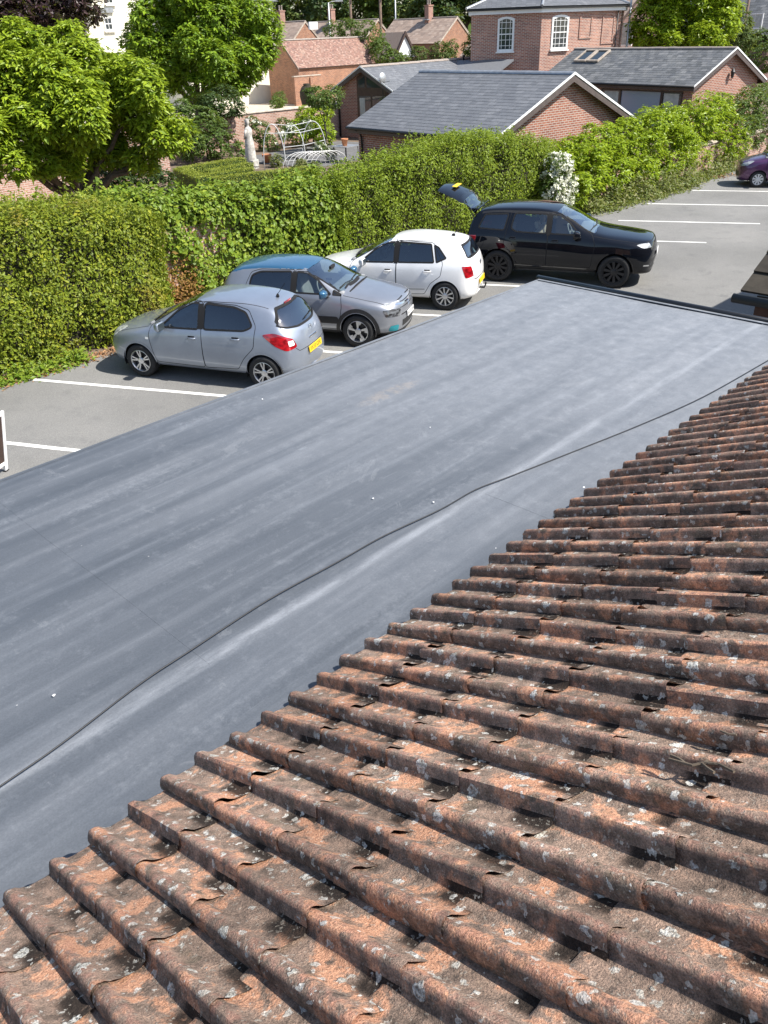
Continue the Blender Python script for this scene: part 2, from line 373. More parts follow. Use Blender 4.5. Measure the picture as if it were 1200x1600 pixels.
# --- foliage: a leaf of random tone, partly translucent
def leaf(name, cols, trans=.35, rough=.5, spec=.3, patch=None):
    n = NT(name); g = n.new('NewGeometry'); r = g.outputs['Random Per Island']; k = len(cols)
    c = n.ramp(r, [((i + .5) / k, cc) for i, cc in enumerate(cols)])
    if patch:
        c = n.mix(n.math('MULTIPLY', n.step(n.noise(g.outputs['Position'], patch[1], 4, .6), patch[2], patch[3]), patch[4]), c, patch[0])
    n.col(c); n.set(rough=rough, spec=spec)
    tr = n.new('BsdfTranslucent'); n.ln(n.mix(.5, c, (.42, .50, .04), 'MIX'), tr.inputs[0])
    ms = n.new('MixShader'); ms.inputs[0].default_value = trans; n.ln(n.b.outputs[0], ms.inputs[1]); n.ln(tr.outputs[0], ms.inputs[2]); n.ln(ms.outputs[0], n.out.inputs[0])
    return n.m
MT['leaf_left'] = leaf('leaf_pyracantha', [(0.156, 0.205, 0.016), (0.228, 0.277, 0.020), (0.104, 0.152, 0.014), (0.311, 0.321, 0.025), (0.187, 0.241, 0.018), (0.124, 0.161, 0.015)], .28, patch=((.26, .14, .03), 1.1, .56, .72, .5))
MT['leaf_ivy'] = leaf('leaf_ivy', [(0.120, 0.194, 0.018), (0.186, 0.266, 0.022), (0.087, 0.136, 0.014), (0.261, 0.322, 0.028), (0.141, 0.226, 0.020)], .25, .5, .3)
MT['leaf_privet'] = leaf('leaf_privet', [(0.187, 0.260, 0.018), (0.140, 0.206, 0.016), (0.261, 0.328, 0.022), (0.102, 0.155, 0.014), (0.223, 0.293, 0.020)], .3)
MT['leaf_laurel'] = leaf('leaf_laurel', [(0.252, 0.360, 0.018), (0.326, 0.432, 0.020), (0.178, 0.273, 0.016), (0.385, 0.477, 0.025), (0.132, 0.202, 0.015)], .38, .38)
MT['leaf_magnolia'] = leaf('leaf_magnolia', [(0.238, 0.329, 0.018), (0.305, 0.403, 0.020), (0.152, 0.247, 0.016), (0.356, 0.436, 0.022), (0.120, 0.190, 0.018), (0.271, 0.363, 0.020)], .3, .46, .35)
MT['leaf_magnolia_b'] = leaf('leaf_magnolia_darker', [(0.195, 0.308, 0.018), (0.266, 0.386, 0.020), (0.132, 0.232, 0.016), (0.106, 0.180, 0.016)], .3, .46, .35)
MT['leaf_mid'] = leaf('leaf_mid_green', [(0.072, 0.127, 0.025), (0.108, 0.172, 0.032), (0.054, 0.092, 0.020), (0.090, 0.138, 0.030)], .25, .5, .3)
MT['leaf_dark'] = leaf('leaf_dark_green', [(.025, .05, .014), (.04, .075, .02), (.055, .09, .026)], .2, .5, .3)
MT['leaf_far'] = leaf('leaf_far_green', [(0.072, 0.110, 0.030), (0.108, 0.149, 0.040), (0.048, 0.083, 0.025), (0.132, 0.165, 0.045)], .2, .6, .2)
MT['leaf_copper'] = leaf('leaf_copper_beech', [(.030, .014, .020), (.045, .02, .026), (.06, .028, .034), (.022, .012, .016)], .15, .45, .4)
MT['leaf_box'] = leaf('leaf_box', [(0.206, 0.244, 0.026), (0.290, 0.316, 0.037), (0.145, 0.184, 0.022)], .2, .5, .3)
MT['leaf_weed'] = leaf('leaf_weed', [(0.138, 0.176, 0.044), (0.196, 0.220, 0.066), (0.103, 0.143, 0.039), (0.230, 0.220, 0.088)], .3, .5, .3)
MT['leaf_dry'] = leaf('leaf_dry_orange', [(.30, .15, .05), (.24, .16, .04), (.20, .10, .04)], .2, .6, .2)
MT['petal'] = leaf('petal_white', [(.72, .72, .62), (.66, .66, .5), (.76, .76, .68)], .25, .6, .2)

n = NT('chalky_lap'); p = n.pos(); f_ = n.noise(p, 22, 6, .75)
n.col(n.mix(n.step(f_, .42, .70), (.11, .122, .14), (.25, .265, .285))); n.set(rough=.7, spec=.3); n.bump(f_, .4, .004); MT['chalk'] = n.m
MT['coping_white'] = plain('aged_white_metal', (.52, .53, .52), .5, var=.1)
# ================================================================== ground
def sheet(name, poly, z, m, parent=None):
    return mesh_np(name, [(x, y, z) for x, y in poly], [tuple(range(len(poly)))], m, parent)
gnd = tag(sheet('ground', [(-400, -400), (700, -400), (700, 700), (-400, 700)], 0.0, MT['soil']), kind='structure')
park = tag(sheet('car_park', [(-60, -60), (120, -60), (120, 14.3), (36, 14.3), (30, 14.0), (24.5, 14.6), (14, 16.9), (9.5, 16.6), (8.2, 14.75), (4, 15.0), (-60, 15.6)], .004, MT['asphalt']), kind='structure')
LD = np.array([math.cos(R(118)), math.sin(R(118))])
def line(x_ref, y0, y1, wid=.10, y_ref=11.03):
    p0 = np.array([x_ref, y_ref]); a = p0 + LD * ((y0 - y_ref) / LD[1]); b = p0 + LD * ((y1 - y_ref) / LD[1]); q = np.array([LD[1], -LD[0]]) * wid / 2
    P = []; N = 10
    for s_ in (1, -1):
        rng = range(N + 1) if s_ > 0 else range(N, -1, -1)
        for i in rng: P.append(a + (b - a) * i / N + q * s_ * (1 + random.uniform(-.12, .12)))
    return mesh_np('parking_line', [(x, y, .008) for x, y in P], [tuple(range(len(P)))], MT['paint'], park)
for x, y0, y1 in ((4.60, 7.5, 12.4), (7.36, 9.3, 14.62), (10.15, 9.6, 14.6), (13.12, 9.6, 14.6), (16.05, 9.8, 14.6), (18.95, 9.6, 14.4), (21.95, 9.55, 13.9), (25.05, 9.35, 13.0), (28.35, 8.6, 13.6), (31.45, 8.8, 13.5), (34.6, 8.8, 13.2), (1.7, 8, 14.6)):
    line(x, y0, y1)
tag(sheet('garden_ground', [(-10, 17.6), (14, 17.6), (24, 17.4), (60, 17.4), (60, 40), (33, 40.5), (-10, 40.5)], .006, MT['soil']), kind='structure')
tag(sheet('yard', [(14, 41.5), (64, 41.5), (64, 95), (14, 95)], .006, MT['gravel']), kind='structure')

# ================================================================== flat roof extension
FZ = 2.80; FY0, FY1 = 1.72, 5.28; FX0, FX1 = -9.0, 8.06
ext = empty('flat_roof_extension', (0, FY1, 0), 0, 'single-storey extension under a grey flat membrane roof beside the clay tiled roof', 'building')
def P_(o): o.location = (o.location[0], o.location[1] - FY1, o.location[2]); o.parent = ext; return o
P_(MB().box(((FX0 + FX1) / 2 - .05, (FY0 + FY1) / 2 - .03, 1.36), (FX1 - FX0 - .3, FY1 - FY0 - .2, 2.72)).build('wall', MT['brick_red']))
# deck and the membrane in lapped sheets: gently uneven
def membrane(y0, y1, x0, x1, z, name='membrane_sheet', m=None):
    nx, ny = max(2, int((x1 - x0) / .12)), max(2, int((y1 - y0) / .12))
    X, Y = np.meshgrid(np.linspace(x0, x1, nx), np.linspace(y0, y1, ny))
    rng = np.random.default_rng(3); Z = np.full_like(X, z)
    for k in range(14):
        a, b, ph = rng.uniform(-1.2, 1.2), rng.uniform(-5, 5), rng.uniform(0, 6); Z = Z + .0013 * np.sin(a * X + b * Y + ph)
    V = np.stack([X, Y, Z], -1).reshape(-1, 3); i = np.arange(nx - 1); j = np.arange(ny - 1)
    I, J = np.meshgrid(i, j); q = (J * nx + I).ravel(); F = np.stack([q, q + 1, q + nx + 1, q + nx], 1)
    b = len(V); ring = list(range(nx)) + [k * nx + nx - 1 for k in range(1, ny)] + list(range(nx * ny - 2, nx * (ny - 1) - 1, -1)) + [k * nx for k in range(ny - 2, 0, -1)]
    W0 = V[ring].copy(); W = W0.copy(); W[:, 2] -= .006; n_ = len(ring)
    S = np.array([(b + k, b + n_ + k, b + n_ + (k + 1) % n_, b + (k + 1) % n_) for k in range(n_)])
    return P_(mesh_np(name, np.vstack([V, W0, W]), np.vstack([F, S]), m or MT['membrane'], None, True))
P_(MB().box(((FX0 + FX1) / 2, (FY0 + FY1) / 2, FZ - .055), (FX1 - FX0 - .02, FY1 - FY0 - .02, .09)).build('roof_deck', MT['wood_dark']))
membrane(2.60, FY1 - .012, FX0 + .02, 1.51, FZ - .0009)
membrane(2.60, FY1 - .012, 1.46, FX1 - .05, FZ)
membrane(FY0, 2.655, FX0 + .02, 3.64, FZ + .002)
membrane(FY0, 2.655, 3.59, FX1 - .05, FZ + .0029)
# folded-down left edge and the black kerb trim at the end
e = MB()
pr = [(0, .0), (.0, -.13), (.012, -.13), (.012, -.006), (.004, .004), (-.03, .006), (-.03, 0)]
e.prism(pr, (FX0, FY1 - .008, FZ + .003), (0, 1, 0), (0, 0, 1), (1, 0, 0), 0, FX1 - FX0)
P_(e.build('edge_drip', MT['membrane']))
e = MB()
pr = [(-.045, 0), (-.045, .024), (-.030, .038), (-.008, .042), (.008, .034), (.016, .012), (.016, -.12), (.004, -.12), (.004, 0)]
e.prism([(a, b) for a, b in pr][::-1], (FX1 - .02, FY0, FZ + .006), (1, 0, 0), (0, 0, 1), (0, 1, 0), 0, FY1 - FY0 + .02)
P_(e.build('end_trim', MT['rubber_black'], None, True))
e = MB(); e.box((FX1 - .085, (FY0 + FY1) / 2, FZ + .0125), (.045, FY1 - FY0 - .04, .006)); P_(e.build('trim_flange', MT['membrane']))
# flashing strip dressed from under the tiles on to the membrane
nx = 140; xs = np.linspace(FX0 + .1, FX1 - .1, nx); V = []; F = []
rs = np.random.default_rng(5); lip = 2.075 + .018 * np.cumsum(rs.normal(0, .25, nx)) / 3; lip = lip - (lip.mean() - 2.15)
for i, x in enumerate(xs):
    V += [(x, lip[i], FZ + .014), (x, 2.05, FZ + .024 + rs.uniform(-.004, .004)), (x, 1.86, FZ + .10)]
    if i: b = 3 * i; F += [(b - 3, b, b + 1, b - 2), (b - 2, b + 1, b + 2, b - 1)]
P_(mesh_np('flashing', V, F, MT['flash'], None, True))

# cable lying on the membrane
cp = [(-1.6, 2.50), (-.6, 2.58), (.45, 2.67), (.75, 2.70), (1.17, 2.77), (1.46, 2.79), (1.96, 2.82), (2.44, 2.80), (2.8, 2.79), (3.25, 2.735), (3.58, 2.725), (3.88, 2.66), (4.46, 2.54), (5.12, 2.41), (5.91, 2.29), (7.02, 2.22), (7.7, 2.18), (7.99, 2.17)]
def catmull(P, k=6):
    P = [np.array(q, float) for q in P]; out = []
    for i in range(len(P) - 1):
        p0, p1, p2, p3 = P[max(i - 1, 0)], P[i], P[i + 1], P[min(i + 2, len(P) - 1)]
        for t in np.linspace(0, 1, k, endpoint=False): out.append(.5 * (2 * p1 + (p2 - p0) * t + (2 * p0 - 5 * p1 + 4 * p2 - p3) * t * t + (3 * p1 - p0 - 3 * p2 + p3) * t ** 3))
    return out + [P[-1]]
cab = MB().tube([(x, y, FZ + .0155) for x, y in catmull(cp)], .0037, 8).build('cable', MT['black_plastic'], None, True)
tag(cab, 'thin black cable snaking lengthwise across the grey flat roof', 'cable')
# small bits of debris on the membrane: pale mortar crumbs
def crumb(x, y, z, s, m, name, label, cat, group):
    bm = bmesh.new(); bmesh.ops.create_icosphere(bm, subdivisions=1, radius=s)
    for v in bm.verts: v.co = Vector((v.co.x * random.uniform(.7, 1.4), v.co.y * random.uniform(.6, 1.2), v.co.z * random.uniform(.4, .7)))
    me = bpy.data.meshes.new(name); bm.to_mesh(me); bm.free(); o = link_mesh(name, me, m); o.location = (x, y, z + s * .35)
    return tag(o, label, cat, group)
for px, py in ((583, 779), (410, 624), (677, 785), (530, 877), (775, 857), (912, 762), (84, 1087), (672, 668), (700, 1088)):
    q = at(px, py, FZ + .006)
    if q[1] > 2.12: crumb(q[0], q[1], FZ + .006, random.uniform(.004, .009), MT['white_render'], 'mortar_crumb', 'tiny pale mortar crumb lying on the grey flat roof', 'debris', 'crumbs on the flat roof')

# ================================================================== clay tiled roof
PITCH = R(22.5); EY, EZ = 2.0, 2.955; GA = .345; CW = .30
house = empty('tiled_house', (0, 1.6, 0), 0, 'house with a weathered orange clay tiled roof speckled with white lichen', 'house')
def H_(o): o.parent = house; o.location = (o.location[0], o.location[1] - 1.6, o.location[2]); return o
H_(MB().box((2.85, -1.5, 1.42), (9.9, 6.2, 2.84)).build('wall', MT['brick_red']))
up = np.array([0, -math.cos(PITCH), math.sin(PITCH)]); nrm = np.array([0, math.sin(PITCH), math.cos(PITCH)])
O0 = np.array([0, EY, EZ])
V = [O0 + np.array([x, 0, 0]) + up * s_ - nrm * .03 for s_, x in ((.03, -2.2), (.03, 7.9), (3.25, 7.9), (3.25, -2.2))]
# far slope so the roof is closed behind the ridge
rg = V[2]; V += [np.array([7.9, rg[1] - 3.0, rg[2] - 1.24]), np.array([-2.2, rg[1] - 3.0, rg[2] - 1.24])]
roof = H_(mesh_np('roof', V, [(0, 1, 2, 3), (3, 2, 4, 5)], MT['wood_dark']))
tag(roof, 'clay tiled roof slope above the flat roof')
def tile_mesh(seed):
    rr = np.random.default_rng(seed); us = []
    for b in (0.0, .15):
        us += [b + t for t in (0.0, .005, .010, .016, .023, .030, .038, .047, .056, .066, .080, .105, .135)]
    us += [.15 * 2, .327]
    us = np.array(us)
    def h(u):
        b = 0 if u < .15 else 1; t = u - .15 * b
        if u >= .2999: return .0
        HT = .039
        if t < .020:
            x = t / .020; y = math.sin(x * math.pi / 2) ** 0.8
            return (.017 + (HT - .017) * y) if b == 0 else HT * (x * x * (3 - 2 * x)) ** .7
        if t < .030: return HT * (1 - .04 * ((t - .020) / .010) ** 2)
        if t < .080:
            x = (t - .030) / .050; return HT * (.96 - .80 * (.5 - .5 * math.cos(math.pi * x)))
        x = min(1.0, (t - .080) / .055); return HT * .16 * (1 - x)
    hs = np.array([h(u) for u in us]); N = len(us)
    vs = [0.0, -.003, -.008, -.016, -.028, -.2, -.42]; dz = [-.016, -.009, -.004, -.001, 0, 0, 0]
    V = []; 
    wob = rr.normal(0, .0009, N); pa_, ps_ = rr.uniform(.009, .020), rr.uniform(.056, .086)
    for k, (v, d) in enumerate(zip(vs, dz)):
        edge = np.cumsum(rr.normal(0, .0012, N)) * .8 + rr.normal(0, .0010, N) if k < 2 else 0
        for i in range(N):
            t_ = us[i] % .15 if us[i] < .2995 else .15; pan = min(1.0, max(0.0, (t_ - ps_) / .048)); pan = pan * pan * (3 - 2 * pan)
            V.append((us[i], v + (edge[i] if k < 2 else 0), hs[i] + d + .012 + wob[i] + rr.normal(0, .0005) + pa_ * pan * max(v, -.36) / .345))
    K = len(vs); F = []
    for k in range(K - 1):
        for i in range(N - 1): a = k * N + i; F.append((a, a + N, a + N + 1, a + 1)[::-1])
    # front end face and underside
    b0 = len(V)
    for v in (0.0, -.42):
        for i in range(N): V.append((us[i], v, max(hs[i] - .014, -.03) - (.02 if v < -.1 else 0)))
    for i in range(N - 1):
        F.append((i, i + 1, b0 + i + 1, b0 + i)[::-1]); F.append((b0 + i, b0 + i + 1, b0 + N + i + 1, b0 + N + i)[::-1])
    # covering side lip
    for k in range(K - 1):
        pass
    s0 = [k * N for k in range(K)]; F.append(tuple(s0 + [b0 + N, b0]))
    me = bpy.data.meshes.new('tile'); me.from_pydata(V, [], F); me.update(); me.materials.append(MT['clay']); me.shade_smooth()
    me.set_sharp_from_angle(angle=R(50)); return me
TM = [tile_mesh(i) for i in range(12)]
tilt = math.asin(.012 / GA); base3 = Matrix(((1, 0, 0), tuple(-up), tuple(nrm))).transposed()
X0T = .232 - CW * 8; NR, NC = 9, 33
RT = bpy.data.objects
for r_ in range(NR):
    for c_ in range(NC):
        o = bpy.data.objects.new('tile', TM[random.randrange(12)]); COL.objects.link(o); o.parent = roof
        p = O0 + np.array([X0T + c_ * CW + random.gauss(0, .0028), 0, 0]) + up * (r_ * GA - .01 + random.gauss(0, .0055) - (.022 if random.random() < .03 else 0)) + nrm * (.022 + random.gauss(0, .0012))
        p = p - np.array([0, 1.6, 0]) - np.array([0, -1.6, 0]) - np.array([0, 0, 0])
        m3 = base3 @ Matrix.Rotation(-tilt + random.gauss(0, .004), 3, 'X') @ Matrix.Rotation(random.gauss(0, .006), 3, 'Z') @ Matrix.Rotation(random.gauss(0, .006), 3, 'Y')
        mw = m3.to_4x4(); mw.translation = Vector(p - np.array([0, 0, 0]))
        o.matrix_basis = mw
# dry twigs caught on the tiles
def on_slope(px, py, lift=.05):
    r = ray(px, py); t = math.tan(PITCH); s_ = (EZ - CAM_Z + EY * t + lift) / (r[2] + r[1] * t); return np.array([0, 0, CAM_Z]) + r * s_
tw = MB()
for pl in ([(1045, 1186), (1060, 1190), (1082, 1196), (1100, 1192), (1124, 1194), (1147, 1206)], [(1048, 1180), (1062, 1186), (1070, 1192)], [(1097, 1193), (1105, 1200), (1116, 1207)], [(1100, 1192), (1106, 1188)]):
    tw.tube([on_slope(a, b, .086) for a, b in pl], .0042, 6)
tag(tw.build('dry_twig', MT['bark']), 'forked dry twig lying on the clay roof tiles', 'twig')
tw = MB(); tw.tube([on_slope(a, b, .088) for a, b in ((1126, 1142), (1138, 1147), (1151, 1148))], .0032, 6)
tag(tw.build('dry_twig', MT['bark']), 'short straight dry twig on the tiles above the forked one', 'twig')

# ================================================================== neighbouring range with dark concrete tiles (right edge)
por = empty('neighbouring_range', (9.95, 3.5, 0), 0, 'low building with dark concrete tiled roof edge and black gutter at the flat roof corner', 'building')
def Q_(o): o.location = (o.location[0] - 9.95, o.location[1] - 3.5, o.location[2]); o.parent = por; return o
pa = R(29); gx, gz = math.cos(pa), math.sin(pa)
RX = 14.6; rz_ = 2.5 + (RX - 9.92) * math.tan(pa)
MBw = MB(); yv0, yv1 = -6.0, 3.25
MBw.prism([(10.25, 0), (RX * 2 - 10.25, 0), (RX * 2 - 10.25, 2.62), (RX, rz_ - .12), (10.25, 2.62)], (0, 0, 0), (1, 0, 0), (0, 0, 1), (0, 1, 0), yv0, yv1)
Q_(MBw.build('wall', MT['brick_dark']))
ct = MB()
for side in (1, -1):
    L_ = (RX - 9.92) / gx; k = int(L_ / .345) + 1
    for r_ in range(k):
        for c_ in range(26):
            s0 = r_ * .345; s1 = min(s0 + .42, L_); y1 = 3.64 - c_ * .38; y0 = y1 - .376
            def pt(s_, lift): 
                x = 9.92 + s_ * gx; z = 2.5 + s_ * gz; return (x - gz * lift, z + gx * lift)
            a = pt(s0, .045 + random.uniform(-.003, .003)); b = pt(s1, .012); c2 = pt(s0, .015); d = pt(s1, -.012)
            q = [a, b, d, c2]
            if side < 0: q = [(2 * RX - x, z) for x, z in q][::-1]
            ct.prism([(x, z) for x, z in q], (0, 0, 0), (1, 0, 0), (0, 0, 1), (0, 1, 0), y0, y1)
o = Q_(ct.build('roof_tiles', MT['concrete_tile'])); o['kind'] = 'stuff'
g_ = MB(); g_.tube([(9.86, 3.70, 2.44), (9.86, -6, 2.44)], .055, 10); Q_(g_.build('gutter', MT['black_plastic'], None, True))
Q_(box_obj('fascia', (9.98, -1.35, 2.37), (.06, 9.6, .24), MT['wood_dark']))
Q_(box_obj('soffit', (10.1, -1.35, 2.27), (.26, 9.5, .02), MT['wood_dark']))
pb = MB(); pb.prism([(-.07, -.07), (.07, -.07), (.07, .07), (-.07, .07)], (10.36, 3.49, 0), (1, 0, 0), (0, 1, 0), (0, 0, 1), 0, 2.27)
Q_(pb.build('porch_post', MT['white_paint']))

wg = MB(); wg.box((24.0, -1.4, 2.3), (12.6, 9.4, 4.6)); Q_(wg.build('unseen_wing_wall', MT['brick_dark']))  # unseen taller wing, added for the shadow it casts on the car park
wg = MB(); wg.prism([(3.6, 4.5), (-1.4, 7.0), (-6.4, 4.5), (-6.4, 4.4), (3.6, 4.4)], (0, 0, 0), (0, 1, 0), (0, 0, 1), (1, 0, 0), 17.5, 30.5); Q_(wg.build('unseen_wing_roof', MT['concrete_tile']))

# ================================================================== A-board by the parking bays
ab = empty('a_board_sign', (3.22, 11.30, 0), R(28), 'white framed folding pavement sign with dark panel standing on the asphalt', 'sign')
for s_ in (1, -1):
    m3 = np.array(Matrix.Rotation(R(14) * s_, 3, 'X'))
    f = MB(); c0 = np.array([0, -.16 * s_, 0])
    for dx in (-.28, .28): f.box(c0 + m3 @ np.array([dx, 0, .5]), (.06, .035, 1.0), mat3=m3)
    for dz in (.15, .97): f.box(c0 + m3 @ np.array([0, 0, dz]), (.5, .034, .06), mat3=m3)
    f.build('frame', MT['white_paint'], ab, bevel=.006)
    f = MB(); f.box(c0 + m3 @ np.array([0, 0, .56]), (.5, .012, .76), mat3=m3); f.build('panel', MT['wood_dark'], ab)
    for dx in (-.28, .28):
        f = MB(); f.box(c0 + m3 @ np.array([dx, 0, .012]), (.075, .05, .03), mat3=m3); f.build('foot', MT['black_plastic'], ab)
# ================================================================== buildings beyond the hedge
def local(px, py, root, d, n_axis='x', off=0.0):
    "pixel -> (u, z) on a vertical plane of a building: n_axis is the local axis the plane is perpendicular to"
    rz = root.rotation_euler[2]; c, s = math.cos(rz), math.sin(rz); o = np.array(root.location)
    r = ray(px, py); p0 = np.array([0, 0, CAM_Z]) - o
    lx = lambda v: v[0] * c + v[1] * s
    ly = lambda v: -v[0] * s + v[1] * c
    if n_axis == 'x': t = (off - lx(p0)) / lx(r); q = p0 + r * t; return ly(q), q[2] + o[2]
    t = (off - ly(p0)) / ly(r); q = p0 + r * t; return lx(q), q[2] + o[2]
def slates(root, L, S0, S1, x0, gauge, wid, m, name='slates', thick=.007, proud=.003, jit=.002):
    "thin overlapping pieces on the slope from eave point S0=(y,z) to ridge S1=(y,z), x from x0 to x0+L"
    a = np.array(S0, float); b = np.array(S1, float); D = b - a; SL = np.linalg.norm(D); D /= SL; N = np.array([-D[1], D[0]])
    if N[1] < 0: N = -N
    rows = int(round(SL / gauge)); g = SL / rows; V = []; F = []
    for r_ in range(rows):
        k = int(math.ceil(L / wid)) + 1; sh = (r_ % 2) * wid / 2
        for c_ in range(k):
            xa = x0 + max(0, c_ * wid - sh); xb = x0 + min(L, (c_ + 1) * wid - sh)
            if xb - xa < .02: continue
            xa += .004; xb -= .002
            l0 = proud + thick + random.uniform(0, jit); s0 = r_ * g + random.uniform(-.006, .006); s1 = min(s0 + g * 1.25, SL)
            p = [a + D * s0 + N * l0, a + D * s1 + N * (thick * .4), a + D * s1 - N * .004, a + D * s0 + N * (l0 - thick)]
            b0 = len(V)
            for x in (xa, xb): V += [(x, q[0], q[1]) for q in p]
            F += [(b0, b0 + 4, b0 + 5, b0 + 1), (b0, b0 + 3, b0 + 7, b0 + 4), (b0, b0 + 1, b0 + 2, b0 + 3), (b0 + 4, b0 + 7, b0 + 6, b0 + 5)]
    o = mesh_np(name, V, np.array(F), m, root); o['kind'] = 'stuff'; return o
def ridge(root, x0, x1, zr, m, step=.45, r=.11, flat=False):
    n = max(1, int((x1 - x0) / step)); st = (x1 - x0) / n; me = None
    prof = [(-1.15, -.62), (-.95, -.2), (-.55, .14), (0, .3), (.55, .14), (.95, -.2), (1.15, -.62)]
    mb = MB(); mb.prism([(a * r, b * r) for a, b in prof], (0, 0, 0), (0, 1, 0), (0, 0, 1), (1, 0, 0), .004, st - .004)
    me = bpy.data.meshes.new('ridge_tile'); me.from_pydata(mb.v, [], mb.f); me.materials.append(m)
    for i in range(n):
        o = bpy.data.objects.new('ridge_tile', me); COL.objects.link(o); o.parent = root; o.location = (x0 + i * st, 0, zr + .045 + random.uniform(-.006, .006))
def gable(name, label, xy, yaw, zr, hs, L, ze, wall, slate, gauge=.21, wid=.3, verge=.28, eave=.32, ridge_m=None, board='wood_fascia', gut=True, z0=0.0, cat='house', ridge_step=.45, sides=(1, -1), edge='white_paint', group=None):
    root = empty(name, (xy[0], xy[1], z0), yaw, label, cat, group)
    zr -= z0; ze -= z0
    tw = (zr - ze) / hs
    w = hs - eave; zw = ze + eave * tw - .03
    MB().prism([(-w, 0), (w, 0), (w, zw), (0, zr - .08), (-w, zw)], (0, 0, 0), (0, 1, 0), (0, 0, 1), (1, 0, 0), verge, L - verge).build('wall', MT[wall], root)
    rf = MB()
    for s in (1, -1):
        rf.prism([(s * hs, ze), (0, zr), (0, zr - .07), (s * hs, ze - .07)][::s], (0, 0, 0), (0, 1, 0), (0, 0, 1), (1, 0, 0), .02, L - .02)
    rf.build('roof', MT['wood_dark'], root)
    for s in sides: slates(root, L, (s * (hs + .03), ze - .005), (0, zr + .005), 0, gauge, wid, MT[slate])
    ridge(root, 0, L, zr, MT[ridge_m or 'ridge_tile'], ridge_step)
    for s in (1, -1):      # bargeboards at the near gable, dark board with a pale capping
        b = MB(); b.prism([(s * (hs + .02), ze - .03), (0, zr - .0), (0, zr - .24), (s * (hs + .02), ze - .25)][::s], (0, 0, 0), (0, 1, 0), (0, 0, 1), (1, 0, 0), -.012, .03); b.build('bargeboard', MT[board], root)
        b = MB(); b.prism([(s * (hs + .05), ze + .01), (0, zr + .06), (0, zr - .015), (s * (hs + .05), ze - .065)][::s], (0, 0, 0), (0, 1, 0), (0, 0, 1), (1, 0, 0), -.035, -.013); b.build('verge_capping', MT[edge], root)
    if gut:
        for s in (1, -1):
            MB().box((L / 2, s * (hs - .02), ze - .13), (L - .1, .03, .2)).build('fascia', MT['wood_dark'], root)
            MB().tube([(.0, s * (hs + .05), ze - .05), (L, s * (hs + .05), ze - .05)], .055, 8).build('gutter', MT['black_plastic'], root, True)
    return root
def pane_window(root, axis, off, u0, u1, z0, z1, sgn, frame='white_paint', pane='glass_dark', bars=(1, 1), fw=.07, arch=0.0, name='window', bar=.025, sill=False):
    "window standing on a wall plane: frame ring, glass set back, glazing bars; axis = local axis of the wall normal"
    ax = {'x': ((0, 1, 0), (1, 0, 0)), 'y': ((1, 0, 0), (0, 1, 0))}[axis]; U, N = map(np.array, ax); Z = np.array((0, 0, 1))
    o = N * off
    def ring(pts_o, pts_i, d0, d1, m, nm, par):
        mb = MB(); n = len(pts_o)
        A = [o + U * p[0] + Z * p[1] + N * d1 * sgn for p in pts_o]; B = [o + U * p[0] + Z * p[1] + N * d1 * sgn for p in pts_i]
        C = [o + U * p[0] + Z * p[1] + N * d0 * sgn for p in pts_o]; D = [o + U * p[0] + Z * p[1] + N * d0 * sgn for p in pts_i]
        mb.add(A + B + C + D, [(i, (i + 1) % n, n + (i + 1) % n, n + i) for i in range(n)] + [(n + i, n + (i + 1) % n, 3 * n + (i + 1) % n, 3 * n + i) for i in range(n)] + [(2 * n + i, 2 * n + (i + 1) % n, (i + 1) % n, i) for i in range(n)])
        return mb.build(nm, m, par)
    def outline(d):
        p = [(u0 + d, z0 + d), (u1 - d, z0 + d)]
        if arch <= 0: return p + [(u1 - d, z1 - d), (u0 + d, z1 - d)]
        for k in range(9): 
            t = k / 8; p.append((u1 - d + (u0 - u1 + 2 * d) * t, z1 - d - arch * (2 * t - 1) ** 2))
        return p
    fr = ring(outline(0), outline(fw), -.02, .05, MT[frame], name, root)
    pi = outline(fw * .8); g = MB(); g.add([o + U * p[0] + Z * p[1] + N * .012 * sgn for p in pi], [tuple(range(len(pi)))]); g.build('pane', MT[pane], fr)
    bb = MB(); nb = 0
    for i in range(1, bars[0]): bb.box(o + U * (u0 + (u1 - u0) * i / bars[0]) + Z * (z0 + z1) / 2 + N * .02 * sgn, tuple(np.abs(U) * bar + np.abs(N) * .03 + Z * (z1 - z0 - 2 * fw - arch * .5))); nb += 1
    for i in range(1, bars[1]):
        wd = bar * (2.2 if (bars[1] % 2 == 0 and i == bars[1] // 2) else 1)
        bb.box(o + U * (u0 + u1) / 2 + Z * (z0 + (z1 - z0) * i / bars[1]) + N * .023 * sgn, tuple(np.abs(U) * (u1 - u0 - 2 * fw) + np.abs(N) * .03 + Z * wd)); nb += 1
    if nb: bb.build('glazing_bar', MT[frame], fr)
    if sill: MB().box(o + U * (u0 + u1) / 2 + Z * (z0 - .04) + N * .06 * sgn, tuple(np.abs(U) * (u1 - u0 + .12) + np.abs(N) * .16 + Z * .08)).build('sill', MT[frame], fr)
    return fr
def downpipe(root, pts): MB().tube(pts, .04, 8).build('downpipe', MT['black_plastic'], root, True)

# front bungalow behind the hedge: gable towards the car park
b1 = gable('slate_bungalow', 'brick bungalow behind the clipped hedge, slate roof with plain gable facing the car park', (27.1, 16.95), R(84.5), 3.88, 3.93, 7.75, 2.2, 'brick_red', 'slate', .21, .3, ridge_m='lead', ridge_step=2.6)
u, z = 0, 0
downpipe(b1, [(7.2, 3.98, 2.12), (7.2, 3.75, 1.95), (7.2, 3.68, 1.8), (7.2, 3.68, 0)])
